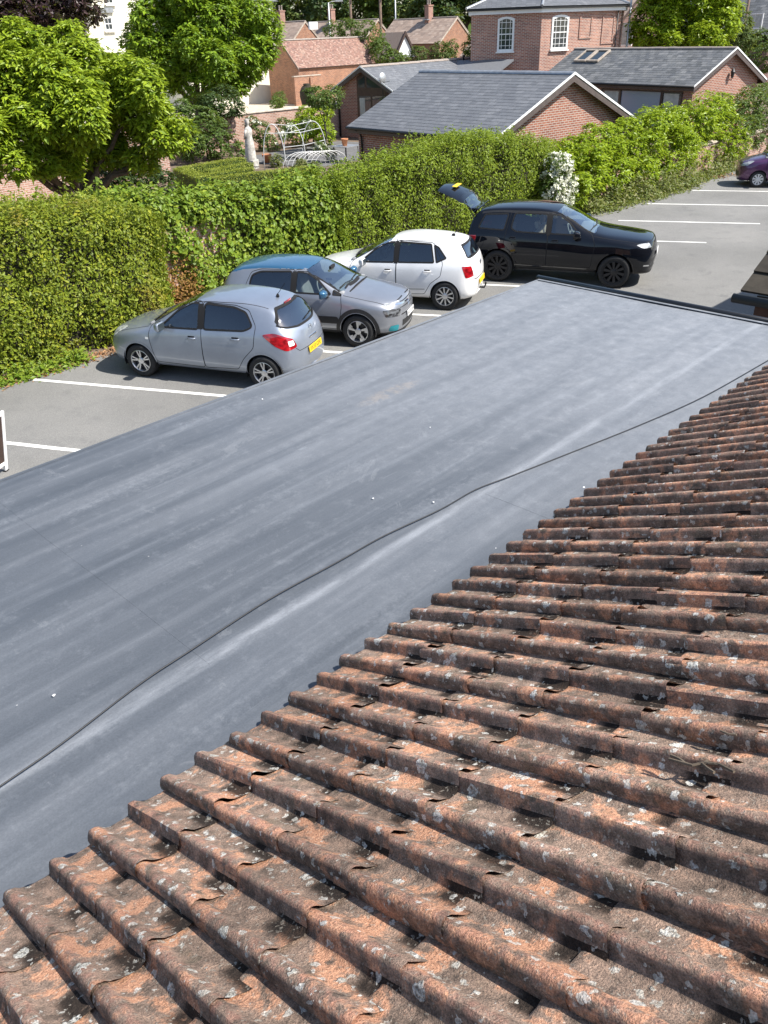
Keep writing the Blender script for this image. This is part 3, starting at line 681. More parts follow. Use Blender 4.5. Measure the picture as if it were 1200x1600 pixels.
# bungalow wing with glazed gable
b2 = gable('glazed_gable_wing', 'brick wing with glazed brown-framed gable and satellite dish under slate roof', (36.0, 36.4), R(5.3), 3.66, 2.25, 13.6, 2.5, 'brick_red', 'slate', .21, .3, verge=.35, ridge_step=.5)
OFF = .35
win = MB()
def tri(m, poly, d0, d1, name, par): 
    mb = MB(); mb.prism(poly, (OFF, 0, 0), (0, 1, 0), (0, 0, 1), (-1, 0, 0), d0, d1); return mb.build(name, m, par)
gf = tri(MT['wood_dark'], [(.55, 0), (-1.7, 0), (-1.7, 2.55), (-.0, 3.42), (.55, 3.12)][::-1], 0, .05, 'gable_window', b2)
for poly in ([(.42, 2.62), (-.05, 2.62), (-.05, 3.2), (.42, 2.98)], [(-.2, 2.62), (-1.35, 2.62), (-1.35, 2.68), (-.2, 3.24)]): tri(MT['glass_dark'], poly[::-1], .052, .06, 'pane', gf)
for a, b in ((.42, -.45), (-.58, -1.55)):
    tri(MT['glass_dark'], [(a, .25), (b, .25), (b, 2.2), (a, 2.2)][::-1], .052, .058, 'pane', gf)
tri(MT['curtain'], [(.36, .3), (-.02, .3), (-.02, 2.1), (.36, 2.1)][::-1], .060, .064, 'curtain', gf)
downpipe(b2, [(.1, 2.3, 2.42), (.3, 2.0, 2.25), (.31, 1.98, 2.1), (.31, 1.98, 0)])
MB().lathe([(.055, 0), (.055, .42), (.085, .42), (.085, .52), (.0, .55)], (9.6, -.55, 3.35), 12).build('flue', MT['black_plastic'], b2, True)
m3 = np.array(Matrix.Rotation(R(27), 3, 'X'))
MB().box((10.9, -.9, 3.32), (1.0, .7, .06), mat3=m3).build('roof_window', MT['lead'], b2)
# satellite dish
dish = empty('satellite_dish', tuple(b2.matrix_basis @ Vector((.1, -1.55, 2.75))), 0, 'small grey satellite dish on the glazed gable of the slate wing', 'dish')
MB().lathe([(.0, -.06), (.12, -.05), (.22, -.02), (.28, .03), (.285, .035), (.22, -.005), (.12, -.035), (0, -.045)], (0, 0, .35), 16, 'y').build('dish', MT['grey_metal'], dish, True)
MB().tube([(0, .05, -.9), (0, .05, .3)], .025, 6).tube([(0, .0, .15), (.05, -.45, .22)], .015, 6).build('bracket', MT['black_plastic'], dish)
# right rear bungalow
b4 = gable('rear_bungalow', 'brick bungalow with weathered slate roof, two skylights and a wall lantern on its gable', (44.75, 18.9), R(77.7), 4.08, 2.85, 10.9, 2.6, 'brick_red', 'slate_old', .2, .3, board='wood_fascia')
W4 = 2.85 - .32
for (pa, pb, kind) in (((940, 145), (967, 190), 'glass_dark'), ((970, 143), (1031, 190), 'panel_blue'), ((1033, 147), (1061, 190), 'glass_dark')):
    a, za = local(pa[0], pa[1], b4, 0, 'y', W4); b, zb = local(pb[0], pb[1], b4, 0, 'y', W4)
    pane_window(b4, 'y', W4, min(a, b), max(a, b), max(.3, zb - .3), 2.3, 1, 'wood_dark', kind, (1, 1), .06)
    if kind == 'glass_dark': MB().box(((a + b) / 2, W4 + .016, 1.35), (abs(a - b) * .7, .006, 1.7)).build('curtain', MT['curtain'], b4)
lan = MB(); lan.lathe([(0, .0), (.06, .05), (.10, .28), (.12, .30), (.05, .42), (0, .5)], (.28 - .16, -.15, 2.75), 8).tube([(.28, -.15, 2.72), (.2, -.15, 2.68), (.12, -.15, 2.74)], .018, 6).build('wall_lantern', MT['black_plastic'], b4)
def slope_pt(x, t, hs, ze, zr, s=1): return np.array([x, s * hs * (1 - t), ze + (zr - ze) * t])
for k in range(2):
    x = 9.25 - k * .95; c = slope_pt(x, .74, 2.85, 2.6, 4.08); ang = math.atan2(4.08 - 2.6, 2.85); m3 = np.array(Matrix.Rotation(-ang, 3, 'X'))
    f = MB()
    for du, dv, su, sv in ((-.40, 0, .08, 1.1), (.40, 0, .08, 1.1), (0, .51, .72, .08), (0, -.51, .72, .08)): f.box(c + m3 @ np.array([du, dv, .09]), (su, sv, .1), mat3=m3)
    fo = f.build('skylight', MT['coping'], b4)
    MB().box(c + m3 @ np.array([0, 0, .075]), (.72, .94, .02), mat3=m3).build('pane', MT['glass_dark'], fo)
# two-storey brick house ("tower" shape) with hipped slate roof
t3 = empty('hipped_brick_house', (47.5, 32.3, 0), 0, 'two-storey faceted brick house with arched white sash windows and hipped slate roof', 'house')
TE, TR = 6.15, 8.3
aR, aL = R(-17.5), R(117.5); dv = lambda a: np.array([math.cos(a), math.sin(a)])
C_ = np.zeros(2); Rr = dv(aR) * 6.3; R2 = Rr + dv(R(27.5)) * 5; L1 = dv(aL) * 4.3; L2 = L1 + dv(R(37)) * 5; B1_ = R2 + dv(R(72.5)) * 5; B2_ = (B1_ + L2) / 2 + np.array([.5, 1.0])
plan = [C_, Rr, R2, B1_, B2_, L2, L1]; cen = np.mean(plan, axis=0)
MB().prism([tuple(q) for q in plan], (0, 0, 0), (1, 0, 0), (0, 1, 0), (0, 0, 1), 0, TE).build('wall', MT['brick_tower'], t3)
grow = lambda d: [tuple(q + (q - cen) / np.linalg.norm(q - cen) * d) for q in plan]
MB().prism(grow(.25), (0, 0, 0), (1, 0, 0), (0, 1, 0), (0, 0, 1), TE - .16, TE + .04).build('eaves_band', MT['white_paint'], t3)
MB().prism(grow(.42), (0, 0, 0), (1, 0, 0), (0, 1, 0), (0, 0, 1), TE + .05, TE + .14).build('gutter', MT['black_plastic'], t3)
ev = [np.array([*q, TE + .16]) for q in grow(.45)]; ap = np.array([*cen, TR])
mesh_np('roof', ev + [ap], [(i, (i + 1) % 7, 7) for i in range(7)], MT['wood_dark'], t3)
def hip_slates(A, B, C, D, gauge=.2, wid=.3):
    "triangular slope: eave A->B, top D->C"
    A, B, C, D = map(lambda p: np.array(p, float), (A, B, C, D)); E_ = (B - A) / np.linalg.norm(B - A); N = np.cross(B - A, C - A); N /= np.linalg.norm(N)
    if N[2] < 0: N = -N
    S = np.cross(N, E_)
    if S[2] < 0: S = -S
    SL = (C - A) @ S; rows = int(SL / gauge); g = SL / rows; V = []; F = []
    lx = lambda P: (P - A) @ E_
    for r_ in range(rows):
        t = r_ / rows; t2 = min(1, (r_ + 1.2) / rows)
        xl = lambda t: lx(D) * t
        xr = lambda t: lx(B) + (lx(C) - lx(B)) * t
        x = xl(t) - (r_ % 2) * wid / 2
        while x < xr(t):
            a, b = max(x, xl(t)), min(x + wid - .005, xr(t)); a2, b2 = min(max(x, xl(t2)), xr(t2)), max(min(x + wid - .005, xr(t2)), xl(t2))
            if b - a > .02:
                l = .02 + random.uniform(0, .003); b0 = len(V)
                V += [A + E_ * a + S * r_ * g + N * l, A + E_ * b + S * r_ * g + N * l, A + E_ * b2 + S * t2 * SL + N * .010, A + E_ * a2 + S * t2 * SL + N * .010, A + E_ * a + S * r_ * g + N * .006, A + E_ * b + S * r_ * g + N * .006]
                F += [(b0, b0 + 1, b0 + 2, b0 + 3), (b0 + 4, b0 + 5, b0 + 1, b0)]
            x += wid
    o = mesh_np('slates', V, np.array(F), MT['slate'], t3); o['kind'] = 'stuff'
for i in (0, 1, 5, 6): hip_slates(ev[i], ev[(i + 1) % 7], ap, ap)
for i in range(7): MB().tube([ev[i] + (0, 0, .03), ap + (0, 0, .05)], .08, 8).build('hip_flashing', MT['lead'], t3)
def face_u(px, ang):
    r = ray(px, 50); d = dv(ang); M2 = np.array([[d[0], -r[0]], [d[1], -r[1]]]); return float(np.linalg.solve(M2, -np.array([47.5, 32.3]))[0])
def on_face(o, ang): o.rotation_euler = (0, 0, ang); return o
for px, ang, sg in ((790.5, aL, 1), (874.5, aR, -1)):
    u = face_u(px, ang); hw = abs(face_u(px + 13, ang) - face_u(px - 13, ang)) / 2
    on_face(pane_window(t3, 'y', 0.0, u - hw, u + hw, 4.02, 5.86, sg, 'white_paint', 'glass_dark', (4, 6), .12, .12, sill=True), ang)
for px, z0_, z1_ in ((914, 4.55, 5.88), (949, 4.2, 5.88)):
    u = face_u(px, aR); on_face(pane_window(t3, 'y', 0.0, u - .5, u + .5, z0_, z1_, -1, 'brick_tower', 'brick_tower', (1, 1), .09, .12, name='blind_window'), aR)
u = face_u(961, aR); q = dv(aR) * u + np.array([-.05, -.12]); downpipe(t3, [(q[0], q[1], TE), (q[0], q[1], 0)])
lt = MB(); lt.prism([(0, 3.6), (-2.6, 2.75), (-2.6, 2.65), (0, 3.5)], (-1.0, 1.2, 0), (1, .1, 0), (0, 0, 1), (-.3, 1, 0), 0, 4.0); lt.build('lean_to_roof', MT['slate'], t3)

# brick barn with plain-tiled roof, and the brick bay and urn in front of it
bn = gable('brick_barn', 'orange brick outbuilding with mottled red plain tiled roof beyond the garden wall', (51.9, 62.2), R(-.5), 4.92, 2.2, 10.0, 2.8, 'brick_orange', 'plain_tile', .11, .17, verge=.1, eave=.15, gut=False, board='brick_dark', edge='coping', cat='barn', ridge_step=.35)
bw = empty('brick_bay_wall', (51.0, 59.4, 0), R(-.5), 'orange brick screen wall with pier in front of the tiled barn', 'wall')
MB().box((1.2, 0, 1.1), (3.0, .24, 2.2)).build('wall', MT['brick_orange'], bw); MB().box((1.2, 0, 2.24), (3.1, .32, .08)).build('coping', MT['coping'], bw); MB().box((1.55, -.16, 1.05), (.3, .2, 2.1)).build('pier', MT['brick_orange'], bw)
urn = at(470, 162, .01)
MB().lathe([(0, 0), (.38, 0), (.5, .35), (.62, .9), (.6, 1.25), (.42, 1.6), (.25, 1.72), (.3, 1.8), (.22, 1.84), (0, 1.84)], (0, 0, 0), 18).build('garden_urn', MT['bark_dark'], None, True)
uo = bpy.data.objects['garden_urn']; uo.location = (urn[0] - 3.2, urn[1] - 4.6, 0); tag(uo, 'large dark rounded urn standing against the orange brick screen wall', 'urn')
# glass lean-to
gh = empty('greenhouse', (39.5, 41.2, 0), R(5), 'small white-framed greenhouse beside the glazed gable wing', 'greenhouse')
fr = MB(); gl = MB(); GW, GL_, GE, GR = 1.25, 3.0, 1.5, 2.75
for x in np.linspace(0, GL_, 5):
    fr.tube([(x, -GW, 0), (x, -GW, GE), (x, 0, GR), (x, GW, GE), (x, GW, 0)], .035, 6)
for y, z in ((-GW, GE), (0, GR), (GW, GE), (-GW, .5), (GW, .5)): fr.tube([(0, y, z), (GL_, y, z)], .035, 6)
fr.tube([(0, 0, GR), (0, 0, 0)], .03, 6); fr.tube([(0, -GW, GE), (0, GW, GE)], .03, 6)
fr.build('frame', MT['white_paint'], gh)
nn_ = NT('thin_glass'); nn_.set(rough=.05, alpha=.45); nn_.col((.55, .62, .62)); MT['thin_glass'] = nn_.m
for s in (1, -1):
    for i in range(4):
        a, b = GL_ * i / 4 + .04, GL_ * (i + 1) / 4 - .04
        MB().add([(a, s * GW, GE + .02), (b, s * GW, GE + .02), (b, 0, GR + .01), (a, 0, GR + .01)], [(0, 1, 2, 3)]).build('pane', MT['thin_glass'], gh)
        MB().add([(a, s * GW, .02), (b, s * GW, .02), (b, s * GW, GE - .04), (a, s * GW, GE - .04)], [(0, 1, 2, 3)]).build('pane', MT['thin_glass'], gh)

# cream rendered house behind the trees
ch = empty('cream_house', (46.0, 76.0, 0), R(4), 'tall cream rendered house with grey hipped roof half hidden by trees', 'house')
CX, CY = 10.2, 9.0
u1_ = at_d(437, 40, 84.5)
ch.location = (u1_[0] - CX, u1_[1], 0)
MB().box((CX / 2, CY / 2, 3.95), (CX, CY, 7.9)).build('wall', MT['cream'], ch)
V = [(-.4, -.4, 7.9), (CX + .4, -.4, 7.9), (CX + .4, CY + .4, 7.9), (-.4, CY + .4, 7.9), (4, CY / 2, 10.2), (CX - 4, CY / 2, 10.2)]
mesh_np('roof', V, [(0, 1, 5, 4), (1, 2, 5), (2, 3, 4, 5), (3, 0, 4), (3, 2, 1, 0)], MT['slate'], ch)
lb = empty('white_house', tuple(at_d(236, 30, 66) * np.array([1, 1, 0])), R(4), 'white rendered house with grey window lintels behind the copper beech', 'house')
MB().box((-3.6, 3.5, 4.5), (7.2, 7, 9)).build('wall', MT['cream'], lb)
V = [(-7.6, -.4, 9), (.4, -.4, 9), (.4, 7.4, 9), (-7.6, 7.4, 9), (-3.6, 3.5, 11.2)]
mesh_np('roof', V, [(0, 1, 4), (1, 2, 4), (2, 3, 4), (3, 0, 4), (3, 2, 1, 0)], MT['slate'], lb)
for py0, py1 in ((-14, 7), (26, 48)):
    a, z1_ = local(160, py0, lb, 0, 'y', 0.0); b, z0_ = local(178, py1, lb, 0, 'y', 0.0)
    pane_window(lb, 'y', 0.0, a, b, z0_, z1_, -1, 'white_paint', 'glass_dark', (2, 2), .1, sill=True)
    MB().box(((a + b) / 2, -.07, z1_ + .35), (b - a + .3, .16, .28)).build('lintel', MT['lead'], lb)
MB().box((-.55, -.1, local(190, 10, lb, 0, 'y', 0)[1]), (1.1, .3, .16)).build('string_course', MT['white_paint'], lb)

# row of brick houses on the far side
def far_house(label, px, py, d, yaw, hs, L, drop, wall='brick_orange', chim=None, group='brick houses beyond the gardens', roofm='pantile_brown', bd='coping'):
    p = at_d(px, py, d); hb = gable('brick_house', label, p[:2], yaw, p[2], hs, L, p[2] - drop, wall, roofm, .34, .5, verge=.1, eave=.15, gut=False, board=bd, edge=bd, ridge_step=.9, group=group)
    if chim is not None:
        cx, cy, hh = chim; base = p[2] - abs(cy) / hs * drop
        c = MB(); c.box((cx, cy, base + hh / 2 - .3), (.75, .9, hh + .6)); c.box((cx, cy, base + hh + .06), (.9, 1.05, .14)); co = c.build('chimney', MT['brick_red'], hb)
        pt = MB()
        for k in (-.22, .22): pt.lathe([(.13, 0), (.15, .1), (.11, .15), (.12, .5), (.16, .52), (.13, .6), (0, .6)], (cx, cy + k, base + hh + .13), 10)
        pt.build('chimney_pot', MT['ridge_tile'], co); MB().box((cx, cy + (.55 if cy >= 0 else -.55), base + .1), (.9, .5, .12)).build('flashing', MT['lead'], co)
    return hb
hc = far_house('orange brick house with ribbed brown roof, white porch gable and chimney', 715, 26, 128, R(88), 3.75, 12.2, 3.0, chim=(5.0, .35, 1.7))
hb_ = far_house('orange brick house with ribbed brown roof behind the leafy telegraph pole', 591, 29.5, 140, R(90), 3.5, 13.5, 2.9, chim=(9.6, .5, 1.9))
ha = far_house('orange brick house with white dormer end beside the cream house', 477, 32.5, 132, R(90), 3.4, 8.5, 3.0, chim=(4.6, .5, 1.7))
# white porch gable of the first one
pz = at_d(632, 52, 122); pg = MB(); pg.prism([(-1.75, -2.75), (1.75, -2.75), (0, 0)], (0, 0, 0), (0, 1, 0), (0, 0, 1), (1, 0, 0), 0, .2)
def loc_in(root, w): return root.matrix_basis.inverted() @ Vector(w)
q = loc_in(hc, pz)
MB().prism([(-1.7, -2.75), (1.7, -2.75), (0, -.1)], tuple(q), (.15, 1, 0), (0, 0, 1), (1, 0, 0), 0, .12).build('porch_gable', MT['white_render'], hc)
bb_ = MB()
for s in (1, -1): bb_.prism([(s * 2.05, -2.95), (0, .25), (0, -.2), (s * 1.75, -2.95)][::s], tuple(q), (.15, 1, 0), (0, 0, 1), (1, 0, 0), -.25, -.02)
bb_.build('porch_bargeboard', MT['wood_dark'], hc)
MB().prism([(-2.0, -2.95), (2.0, -2.95), (0, .15)], tuple(q), (.15, 1, 0), (0, 0, 1), (1, 0, 0), .13, 4.5).build('porch_roof', MT['pantile_brown'], hc)
q = loc_in(ha, at_d(489, 40, 130)); MB().box((q[0], q[1], q[2]), (.3, 1.5, .9)).build('dormer_end', MT['white_render'], ha)
# houses on the far right
h5 = far_house('brown-roofed dark brick house with a white casement window behind the hipped house', 1012, -22, 78, R(80), 5.5, 16, 4.6, 'brick_dark', bd='wood_dark')
u, z = local(976, 54, h5, 0, 'y', 5.35); pane_window(h5, 'y', 5.35, u - .75, u + .75, z - .75, z + .75, 1, 'white_paint', 'curtain', (1, 1), .1)
h6 = far_house('dark red brick house with grey roof and white casement at the far right', 1262, -26, 96, R(82), 4.8, 9.0, 3.9, 'brick_dark', roofm='slate_old')
u, z = local(1179, 33, h6, 0, 'y', 4.65); pane_window(h6, 'y', 4.65, u - .8, u + .8, z - .62, z + .62, 1, 'white_paint', 'curtain', (2, 1), .1)
h7 = far_house('small red brick gabled house between the round tree and the grey-roofed house', 1150, -16, 118, R(70), 3.6, 10, 4.2, 'brick_orange', roofm='slate_old')

# ================================================================== garden
def wall_run(name, label, a, b, h, th=.24, m='brick_wall', cop=True):
    a = np.array(a); b = np.array(b); L = np.linalg.norm(b - a); ang = math.atan2(*(b - a)[::-1])
    r = empty(name, (a[0], a[1], 0), ang, label, 'wall')
    MB().box((L / 2, 0, h / 2), (L, th, h)).build('wall', MT[m], r)
    if cop:
        n = int(L / .6)
        mb = MB(); mb.prism([(-.17, 0), (.17, 0), (.17, .04), (0, .1), (-.17, .04)], (0, 0, 0), (0, 1, 0), (0, 0, 1), (1, 0, 0), .005, L / n - .005)
        me = bpy.data.meshes.new('coping_stone'); me.from_pydata(mb.v, [], mb.f); me.materials.append(MT['coping'])
        for i in range(n):
            o = bpy.data.objects.new('coping_stone', me); COL.objects.link(o); o.parent = r; o.location = (i * L / n, 0, h + random.uniform(-.006, .006))
    return r
wall_run('garden_wall', 'long pinkish brick garden wall with stone coping behind the statue', (19.5, 39.6), (37.2, 38.6), 1.72)
wall_run('garden_wall', 'shaded brick garden wall running under the big bright green tree', (4.0, 33.2), (20.6, 32.9), 1.85)
# low brick wall under the laurels beside the car park
wall_run('boundary_wall', 'low brick boundary wall half hidden by laurels beside the car park', (23.2, 15.35), (42.0, 14.9), 1.05)
wall_run('boundary_wall', 'weathered brick wall showing in the gap between the two hedges', (8.9, 16.75), (12.0, 16.95), 1.6, cop=False)
# paved terrace: single slabs
ter = tag(empty('terrace', (30.0, 33.5, 0), R(5)), kind='structure')
sm = MB(); sm.box((0, 0, .02), (.59, .59, .04)); me = bpy.data.meshes.new('paving_slab'); me.from_pydata(sm.v, [], sm.f); me.materials.append(MT['paving'])
for i in range(-6, 8):
    for j in range(-5, 5):
        o = bpy.data.objects.new('paving_slab', me); COL.objects.link(o); o.parent = ter; o.location = (i * .6, j * .6, .008 + random.uniform(0, .004))
# stone statue: draped figure on a plinth
st = empty('garden_statue', tuple(at(394, 264, 0)), R(200), 'weathered stone statue of a draped figure among the box hedges', 'statue')
MB().box((0, 0, .2), (.5, .5, .4)).build('plinth', MT['stone'], st, bevel=.02)
def ell_stack(prof, seg=18, fold=.0):
    V = []; F = []
    for i, (z, rx, ry, ox, oy) in enumerate(prof):
        for k in range(seg):
            th = 2 * math.pi * k / seg; f_ = 1 + fold * math.sin(th * 7 + z * 2) * (1 if z < 1.25 else .2)
            V.append((ox + rx * f_ * math.cos(th), oy + ry * f_ * math.sin(th), z))
    for i in range(len(prof) - 1):
        for k in range(seg): F.append((i * seg + k, i * seg + (k + 1) % seg, (i + 1) * seg + (k + 1) % seg, (i + 1) * seg + k))
    F.append(tuple((len(prof) - 1) * seg + k for k in range(seg))); return V, F
V, F = ell_stack([(.4, .27, .25, 0, 0), (.6, .26, .24, 0, 0), (.95, .235, .21, 0, .01), (1.2, .21, .18, .01, .01), (1.35, .18, .15, .01, 0), (1.5, .20, .16, 0, 0), (1.68, .215, .15, 0, 0), (1.76, .15, .11, 0, 0), (1.80, .065, .065, 0, 0), (1.86, .06, .06, 0, -.01), (1.9, .085, .09, 0, -.015), (1.99, .10, .11, 0, -.02), (2.08, .085, .095, 0, -.015), (2.12, .04, .05, 0, -.01)], fold=.07)
mb = MB(); mb.add(V, F); mb.tube([(.2, 0, 1.68), (.25, -.03, 1.42), (.12, -.17, 1.3)], [.06, .05, .035], 8); mb.tube([(-.2, 0, 1.68), (-.26, -.05, 1.45), (-.08, -.18, 1.5)], [.06, .05, .035], 8)
mb.build('figure', MT['stone'], st, True)
# table with pots on the terrace
tp = at(540, 228, .74)
tb = empty('garden_table', (tp[0], tp[1], .045), R(5), 'grey square garden table on the terrace by the slate wing', 'table')
tt = MB()
for i in range(7): tt.box((-.45 + i * .15, 0, .70), (.14, 1.0, .03))
tt.build('table_top', MT['grey_metal'], tb)
for sx in (-.45, .45):
    for sy in (-.42, .42): MB().tube([(sx, sy, 0), (sx * .93, sy * .93, .69)], .018, 6).build('leg', MT['black_plastic'], tb)
def pot(x, y, z, s, label):
    r = empty('flower_pot', (x, y, z), 0, label, 'pot')
    MB().lathe([(0, 0), (.085 * s, 0), (.12 * s, .2 * s), (.135 * s, .2 * s), (.14 * s, .25 * s), (.12 * s, .25 * s), (.11 * s, .2 * s), (0, .2 * s)], (0, 0, 0), 14).build('pot', MT['terracotta'], r, True); return r
pot(tp[0] - .1, tp[1] - .05, .76, 1.25, 'terracotta flower pot standing on the grey garden table')
gq = at(352 + 0, 250, 0); pq = at(418, 256, 0); pot(pq[0], pq[1], .008, 1.7, 'terracotta flower pot on the ground beside the stone statue')
# white metal rose arches
def arch(name, label, p0, p1, p2, n, h, r=.028, rails=3):
    a = empty(name, tuple(p0), 0, label, 'rose arch')
    p0, p1, p2 = map(np.array, (p0, p1, p2)); depth = p2 - p0; width = p1 - p0
    mem = []
    for i in range(n):
        b = depth * i / (n - 1); pts = []
        for k in range(13):
            th = math.pi * k / 12; e_ = np.array([0, 0, 1.0])
            pts.append(b + width * (.5 - .5 * math.cos(th)) + e_ * h * (math.sin(th) ** .7))
        mem.append(pts); MB().tube(pts, r, 6).build('hoop', MT['white_paint'], a, True)
    for k in np.linspace(2, 10, rails).astype(int): MB().tube([mem[0][k], mem[-1][k]], r * .8, 6).build('rail', MT['white_paint'], a)
    return a
ra = empty('rose_arch', tuple(at(448, 268, 0)), 0, 'tall white metal rose arch over the garden path', 'rose arch'); o0 = np.array(ra.location); mem = []
for rb_, tc_ in (((448, 268), (424, 194)), ((479, 259), (457, 196)), ((511, 250), (488, 189))):
    Rb = at(rb_[0], rb_[1], 0); Tc = at_d(tc_[0], tc_[1], math.hypot(Rb[0], Rb[1])); hh_ = Tc[2]; Lb = 2 * Tc - Rb; Lb[2] = 0; wv_ = Lb - Rb; pts = []
    for k in range(15):
        t = math.pi * k / 14; pts.append(Rb + wv_ * (.5 - .5 * math.cos(t)) + np.array([0, 0, hh_ * math.sin(t) ** .8]) - o0)
    mem.append(pts); MB().tube(pts, .02, 6).build('hoop', MT['coping_white'], ra, True)
for k in (2, 4, 7, 10): MB().tube([m_[k] for m_ in mem], .014, 6).build('rail', MT['coping_white'], ra)
q0, q1 = at(492, 268, 0), at(536, 263, 0); w_ = q1 - q0; w_ *= 1.7 / np.linalg.norm(w_)
rb = arch('rose_arch', 'low white metal hoop tunnel near the clipped hedge', tuple(q0), tuple(q0 + w_), tuple(q0 + np.array([-1.1, .9, 0])), 8, .8, .010)
# poles and street lamps in the background
def pole(name, label, px, py_top, d, r, m, head=None, cat='pole'):
    p = at_d(px, py_top, d); o = empty(name, (p[0], p[1], 0), 0, label, cat)
    MB().tube([(0, 0, 0), (0, 0, p[2])], [r * 1.25, r], 10).build('shaft', MT[m], o, True)
    if head == 'lamp':
        MB().tube([(0, 0, p[2] - .05), (.25, -.2, p[2] + .08), (.6, -.45, p[2] + .1)], .04, 6).build('arm', MT[m], o)
        MB().box((.85, -.65, p[2] + .1), (.75, .3, .14), R(-38)).build('lamp_head', MT['grey_metal'], o, bevel=.03)
    if head == 'arms':
        for dz in (.4, .9): MB().box((0, 0, p[2] - dz), (.1, 1.7, .1), R(20)).build('crossarm', MT[m], o)
    return o
pole('street_lamp', 'grey street lamp standing behind the tiled barn', 513, 4, 95, .07, 'grey_metal', 'lamp', 'street lamp')
pole('telegraph_pole', 'reddish brown telegraph pole behind the barn roof', 546, -25, 105, .13, 'pole_wood', 'arms')
pole('telegraph_pole', 'tall grey-brown telegraph pole left of the white porch gable', 593, -30, 98, .13, 'pole_wood', 'arms')
pole('street_lamp', 'pale street lamp column behind the ridge of the porch gable house', 617, -20, 150, .1, 'grey_metal', 'lamp', 'street lamp')
pole('street_lamp', 'slim grey lamp column rising behind the two skylights', 990, -30, 62, .06, 'grey_metal', 'lamp', 'street lamp')
pole('telegraph_pole', 'thin telegraph pole in front of the grey-roofed dark brick house', 1174, -20, 85, .1, 'pole_wood', None)
# ================================================================== vegetation
def unit(v): return v / (np.linalg.norm(v, axis=1, keepdims=True) + 1e-9)
def leaf_mesh(name, P, Nn, size, aspect, m, parent, axis=None, spread=.8, fold=.22, seed=1, up=.42, stuff=False):
    "one folded two-triangle leaf at each point"
    rg = np.random.default_rng(seed); n = len(P)
    nn = unit(Nn + rg.normal(0, spread, (n, 3)) * .6 + np.array([0, 0, up]))
    ax = rg.normal(0, 1, (n, 3)) if axis is None else axis + rg.normal(0, spread * .45, (n, 3))
    ax = unit(ax - nn * np.sum(ax * nn, 1, keepdims=True)); b = np.cross(nn, ax)
    s = (size * np.clip(rg.lognormal(0, .32, n), .45, 1.9))[:, None]; w = s * aspect * .5
    base = P; tip = P + ax * s - nn * s * rg.uniform(0, .25, (n, 1)); mid = P + ax * s * .45
    l = mid + b * w + nn * w * fold; r = mid - b * w + nn * w * fold
    V = np.stack([base, r, tip, l], 1).reshape(-1, 3); i = np.arange(n) * 4
    F = np.concatenate([np.stack([i, i + 1, i + 2], 1), np.stack([i, i + 2, i + 3], 1)])
    o = mesh_np(name, V, F, m, parent)
    if stuff: o['kind'] = 'stuff'
    return o
class Lump:
    def __init__(s, seed, freq, amp):
        rg = np.random.default_rng(seed); s.k = rg.normal(0, freq, (10, 3)); s.p = rg.uniform(0, 6.28, 10); s.a = amp
    def __call__(s, P): return s.a * np.sin(P @ s.k.T + s.p).sum(1) / 3.2
